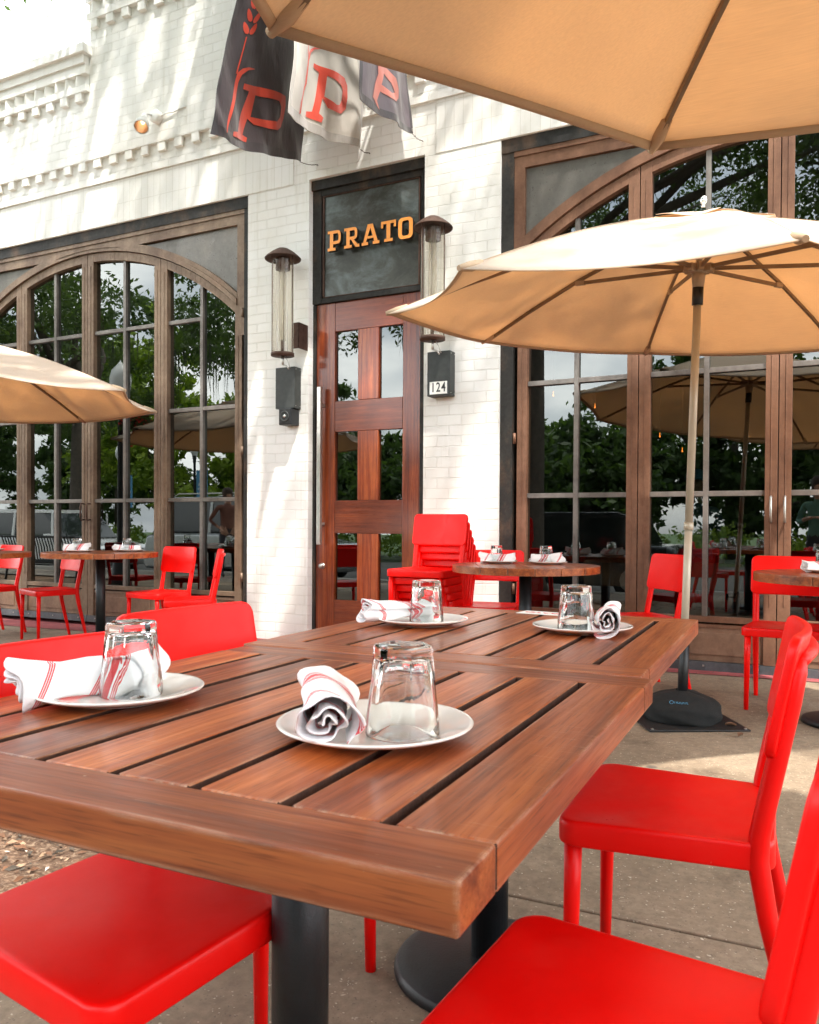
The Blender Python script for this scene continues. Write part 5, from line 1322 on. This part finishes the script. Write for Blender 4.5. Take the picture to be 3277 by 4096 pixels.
# street lamps with banners
def lamp_post(x, y, h, label, banner=False, flowers=False):
    t_ = thing('street_lamp', label, 'street lamp', (x, y, G(x)), 0, 'black street lamps with white globes')
    q = MB(); q.lathe([(0, 0), (.19, 0), (.19, .12), (.15, .18), (.12, .5), (.075, .62), (.06, .8), (.045, h-.75), (.065, h-.72), (.05, h-.66), (.085, h-.58), (.06, h-.55), (.10, h-.50), (0, h-.49)], seg=20); q.build('post', 'black_metal', t_)
    q = MB(); q.lathe([(.08, h-.5), (.17, h-.30), (.19, h-.12), (.15, h+.03), (.07, h+.12), (.03, h+.17), (0, h+.22)], seg=24); q.build('globe', 'lamp_globe', t_)
    if banner:
        q = MB(); q.box(.08, .62, -.006, .006, h-2.3, h-1.05); bn = q.build('banner', 'banner_blue', t_)
        text_mesh('arts &\nculture', 'lettering', 'white_label', bn, .15, (.35, -.009, h-1.62), (R(90), 0, 0), 1, .001); text_mesh('arts &\nculture', 'lettering', 'white_label', bn, .15, (.35, .009, h-1.62), (R(90), 0, R(180)), 1, .001)
        q = MB(); q.tube([(0, 0, h-1.04), (.64, 0, h-1.04)], .012, 6); q.tube([(0, 0, h-2.31), (.64, 0, h-2.31)], .012, 6); q.build('bracket', 'black_metal', t_)
    if flowers:
        rs = random.Random(4); q = MB()
        for k in range(500):
            p = Vector((.40, 0, h-.95))+Vector((rs.gauss(0, .16), rs.gauss(0, .14), rs.gauss(0, .10))); d_ = Vector((rs.gauss(0, 1), rs.gauss(0, 1), rs.gauss(0, 1))).normalized()*.035; e_ = d_.orthogonal()*.6
            f = q.bm.faces.new([q.bm.verts.new(v) for v in (p-d_, p+e_, p+d_, p-e_)]); f.material_index = 1 if rs.random() < .22 else 0
        me_t = q.build('flower_basket', ['grass', 'flower_red'], t_, recalc=False)
        q = MB(); q.tube([(0, 0, h-1.1), (.2, 0, h-.98), (.40, 0, h-1.02)], .012, 6); q.build('bracket', 'black_metal', t_)
lamp_post(-10.9, 1.50, 3.75, 'tall black street lamp with white globe and red flower basket mirrored in the olive window', False, True)
lamp_post(-24.0, -11.2, 4.0, 'street lamp across the street with a blue banner, farther of the two', True)
lamp_post(-20.2, -10.8, 4.0, 'street lamp across the street with a blue banner, nearer of the two', True)
# slatted bench
t_ = thing('bench', 'black curved slat metal bench mirrored low in the olive window', 'bench', (-11.6, 2.3, G(-11)), R(-5))
q = MB()
for k in range(26):
    x = -.75+.06*k; q.tube([(x, -.28, .40), (x, -.22, .45), (x, 0, .44), (x, .20, .43), (x, .27, .50), (x, .30, .70), (x, .36, .86), (x, .42, .87)], .011, 6)
q.build('slats', 'black_metal', t_)
q = MB(); q.tube([(-.78, -.28, .40), (.78, -.28, .40)], .016, 8); q.tube([(-.78, .36, .87), (.78, .36, .87)], .016, 8); q.build('rail', 'black_metal', t_)
for sx in (-1, 1):
    q = MB(); q.tube([(sx*.74, -.24, .42), (sx*.74, -.26, 0)], .02, 8); q.tube([(sx*.74, .24, .44), (sx*.74, .32, 0)], .02, 8); q.build('leg', 'black_metal', t_)

# ------------------------------------------------------------------ people (seen only as reflections or through the glass)
def person(x, y, rot, label, shirt, pose, cap=False, zoff=0):
    sk = {}
    J = {'pel': (0, 0, .95), 'wst': (0, 0, 1.08), 'chest': (0, 0, 1.30), 'neck': (0, .01, 1.48), 'head0': (0, .02, 1.56), 'head1': (0, .03, 1.64), 'head2': (0, .02, 1.72)}
    Rr_ = {'pel': (.15, .11), 'wst': (.135, .10), 'chest': (.155, .115), 'neck': (.055, .055), 'head0': (.062, .07), 'head1': (.078, .092), 'head2': (.062, .075)}
    E_ = [('pel', 'wst'), ('wst', 'chest'), ('chest', 'neck'), ('neck', 'head0'), ('head0', 'head1'), ('head1', 'head2')]
    for s_, sx in (('L', 1), ('R', -1)):
        J['hip'+s_] = (sx*.09, 0, .88); J['kn'+s_] = (sx*.11, .02, .49); J['an'+s_] = (sx*.12, -.01, .09); J['toe'+s_] = (sx*.13, .15, .03); J['sh'+s_] = (sx*.18, 0, 1.42)
        Rr_['hip'+s_] = (.088, .09); Rr_['kn'+s_] = (.058, .06); Rr_['an'+s_] = (.038, .042); Rr_['toe'+s_] = (.035, .025); Rr_['sh'+s_] = (.055, .055); Rr_['el'+s_] = (.042, .042); Rr_['wr'+s_] = (.028, .026); Rr_['hd'+s_] = (.036, .018)
        el, wr, hd = pose[s_]; J['el'+s_] = el; J['wr'+s_] = wr; J['hd'+s_] = hd
        E_ += [('pel', 'hip'+s_), ('hip'+s_, 'kn'+s_), ('kn'+s_, 'an'+s_), ('an'+s_, 'toe'+s_), ('chest', 'sh'+s_), ('sh'+s_, 'el'+s_), ('el'+s_, 'wr'+s_), ('wr'+s_, 'hd'+s_)]
        d_ = (Vector(hd)-Vector(wr)).normalized(); sd = d_.cross(Vector((0, 0, 1)) if abs(d_.z) < .9 else Vector((1, 0, 0))).normalized()
        for k in range(5):
            o_ = (k-1.8)*.018; base = Vector(hd)+sd*o_; n1 = 'f%d%s' % (k, s_); ln = (.05, .078, .085, .078, .06)[k]
            tip = base+d_*ln+Vector((0, 0, -.02))+ (sd*-.03 if k == 0 else Vector((0, 0, 0))); J[n1] = tuple(tip); Rr_[n1] = (.008, .008); E_.append(('hd'+s_, n1))
    keys = list(J); me = bpy.data.meshes.new('person'); me.from_pydata([J[k] for k in keys], [(keys.index(a), keys.index(b_)) for a, b_ in E_], [])
    o = bpy.data.objects.new('person', me); COL.objects.link(o)
    o.modifiers.new('skin', 'SKIN'); m = o.modifiers.new('sub', 'SUBSURF'); m.levels = 2; m.render_levels = 2
    for i, k in enumerate(keys):
        me.skin_vertices[0].data[i].radius = Rr_[k]; me.skin_vertices[0].data[i].use_root = (k == 'pel')
    bpy.context.view_layer.update()
    me2 = bpy.data.meshes.new_from_object(o.evaluated_get(bpy.context.evaluated_depsgraph_get())); bpy.data.objects.remove(o)
    me2.materials.clear()
    for mt in ('skin', shirt, 'trousers', 'rubber'): me2.materials.append(MAT[mt])
    sh = [(Vector(J['elL'])), Vector(J['elR'])]
    for p_ in me2.polygons:
        c = p_.center; mi = 0
        near_fore = min((c-Vector(J[k])).length for k in ('wrL', 'wrR', 'hdL', 'hdR')+tuple(k for k in J if k[0] == 'f')) < .075
        if c.z < .07: mi = 3
        elif c.z < .97 and abs(c.x) < .24 and not near_fore: mi = 2
        elif c.z < 1.475 and not near_fore: mi = 1
        p_.material_index = mi; p_.use_smooth = True
    o = bpy.data.objects.new('person', me2); COL.objects.link(o); o.location = (x, y, G(x)+zoff); o.rotation_euler = (0, 0, R(rot)); tag(o, label, 'person')
    q = MB()
    if cap:
        q.lathe([(.102, .0), (.103, .03), (.085, .075), (.045, .10), (0, .105)], (0, .025, 1.70), 20); q.prism([(-.07, .10), (-.05, .19), (0, .215), (.05, .19), (.07, .10)], 1.70, 1.708, 'z'); q.build('cap', 'cap_blue', o)
    else:
        q.lathe([(.095, -.10), (.105, -.03), (.10, .04), (.07, .085), (0, .10)], (0, -.005, 1.71), 20); q.build('hair', 'hair_brown', o)
    q = MB()   # face: nose, lips, brows; ears
    q.prism([(.118, 1.625), (.145, 1.615), (.118, 1.67)], -.012, .012, 'x'); 
    for sx in (-1, 1): q.lathe([(0, -.02), (.012, -.012), (.014, 0), (.012, .014), (0, .022)], (sx*.085, .02, 1.645), 8); q.lathe([(0, -.006), (.009, 0), (0, .006)], (sx*.032, .112, 1.672), 8)
    q.box(-.022, .022, .105, .116, 1.583, 1.593); q.build('face', 'skin', o, bevel=.003)
    return o
hips = {'L': ((.34, -.10, 1.14), (.19, .02, 1.00), (.15, .05, .97)), 'R': ((-.34, -.10, 1.14), (-.19, .02, 1.00), (-.15, .05, .97))}
down = {'L': ((.24, -.03, 1.14), (.25, .06, .89), (.25, .09, .81)), 'R': ((-.24, -.03, 1.14), (-.25, .06, .89), (-.25, .09, .81))}
hold = {'L': ((.26, .02, 1.16), (.12, .24, 1.20), (.06, .28, 1.22)), 'R': ((-.26, .02, 1.16), (-.12, .24, 1.20), (-.06, .28, 1.22))}
person(.14, -.55, 12, 'person in a green shirt mirrored at the right edge of the window', 'shirt_green', hold)
person(-10.6, -.95, -60, 'person in a brown top with hands on hips mirrored in the olive window', 'shirt_brown', hips)
person(-.98, 8.1, 170, 'person in a blue cap standing behind the brown framed glass', 'shirt_blue', down, True, -.22)
# dining furniture inside
ic = make_chair('dark wooden chair inside behind the glass, right of the umbrella pole', 'inside_wood', 'wooden_chair', 'chair', 'dark chairs inside the restaurant'); ic.location = (-.75, 6.75, -.1); ic.rotation_euler = (0, 0, R(160))
dup(ic, (-1.5, 6.85, -.1), R(200), 'dark wooden chair inside behind the middle round table', 'dark chairs inside the restaurant')
dup(ic, (-5.1, 6.8, -.1), R(150), 'dark wooden chair inside the olive framed window', 'dark chairs inside the restaurant')
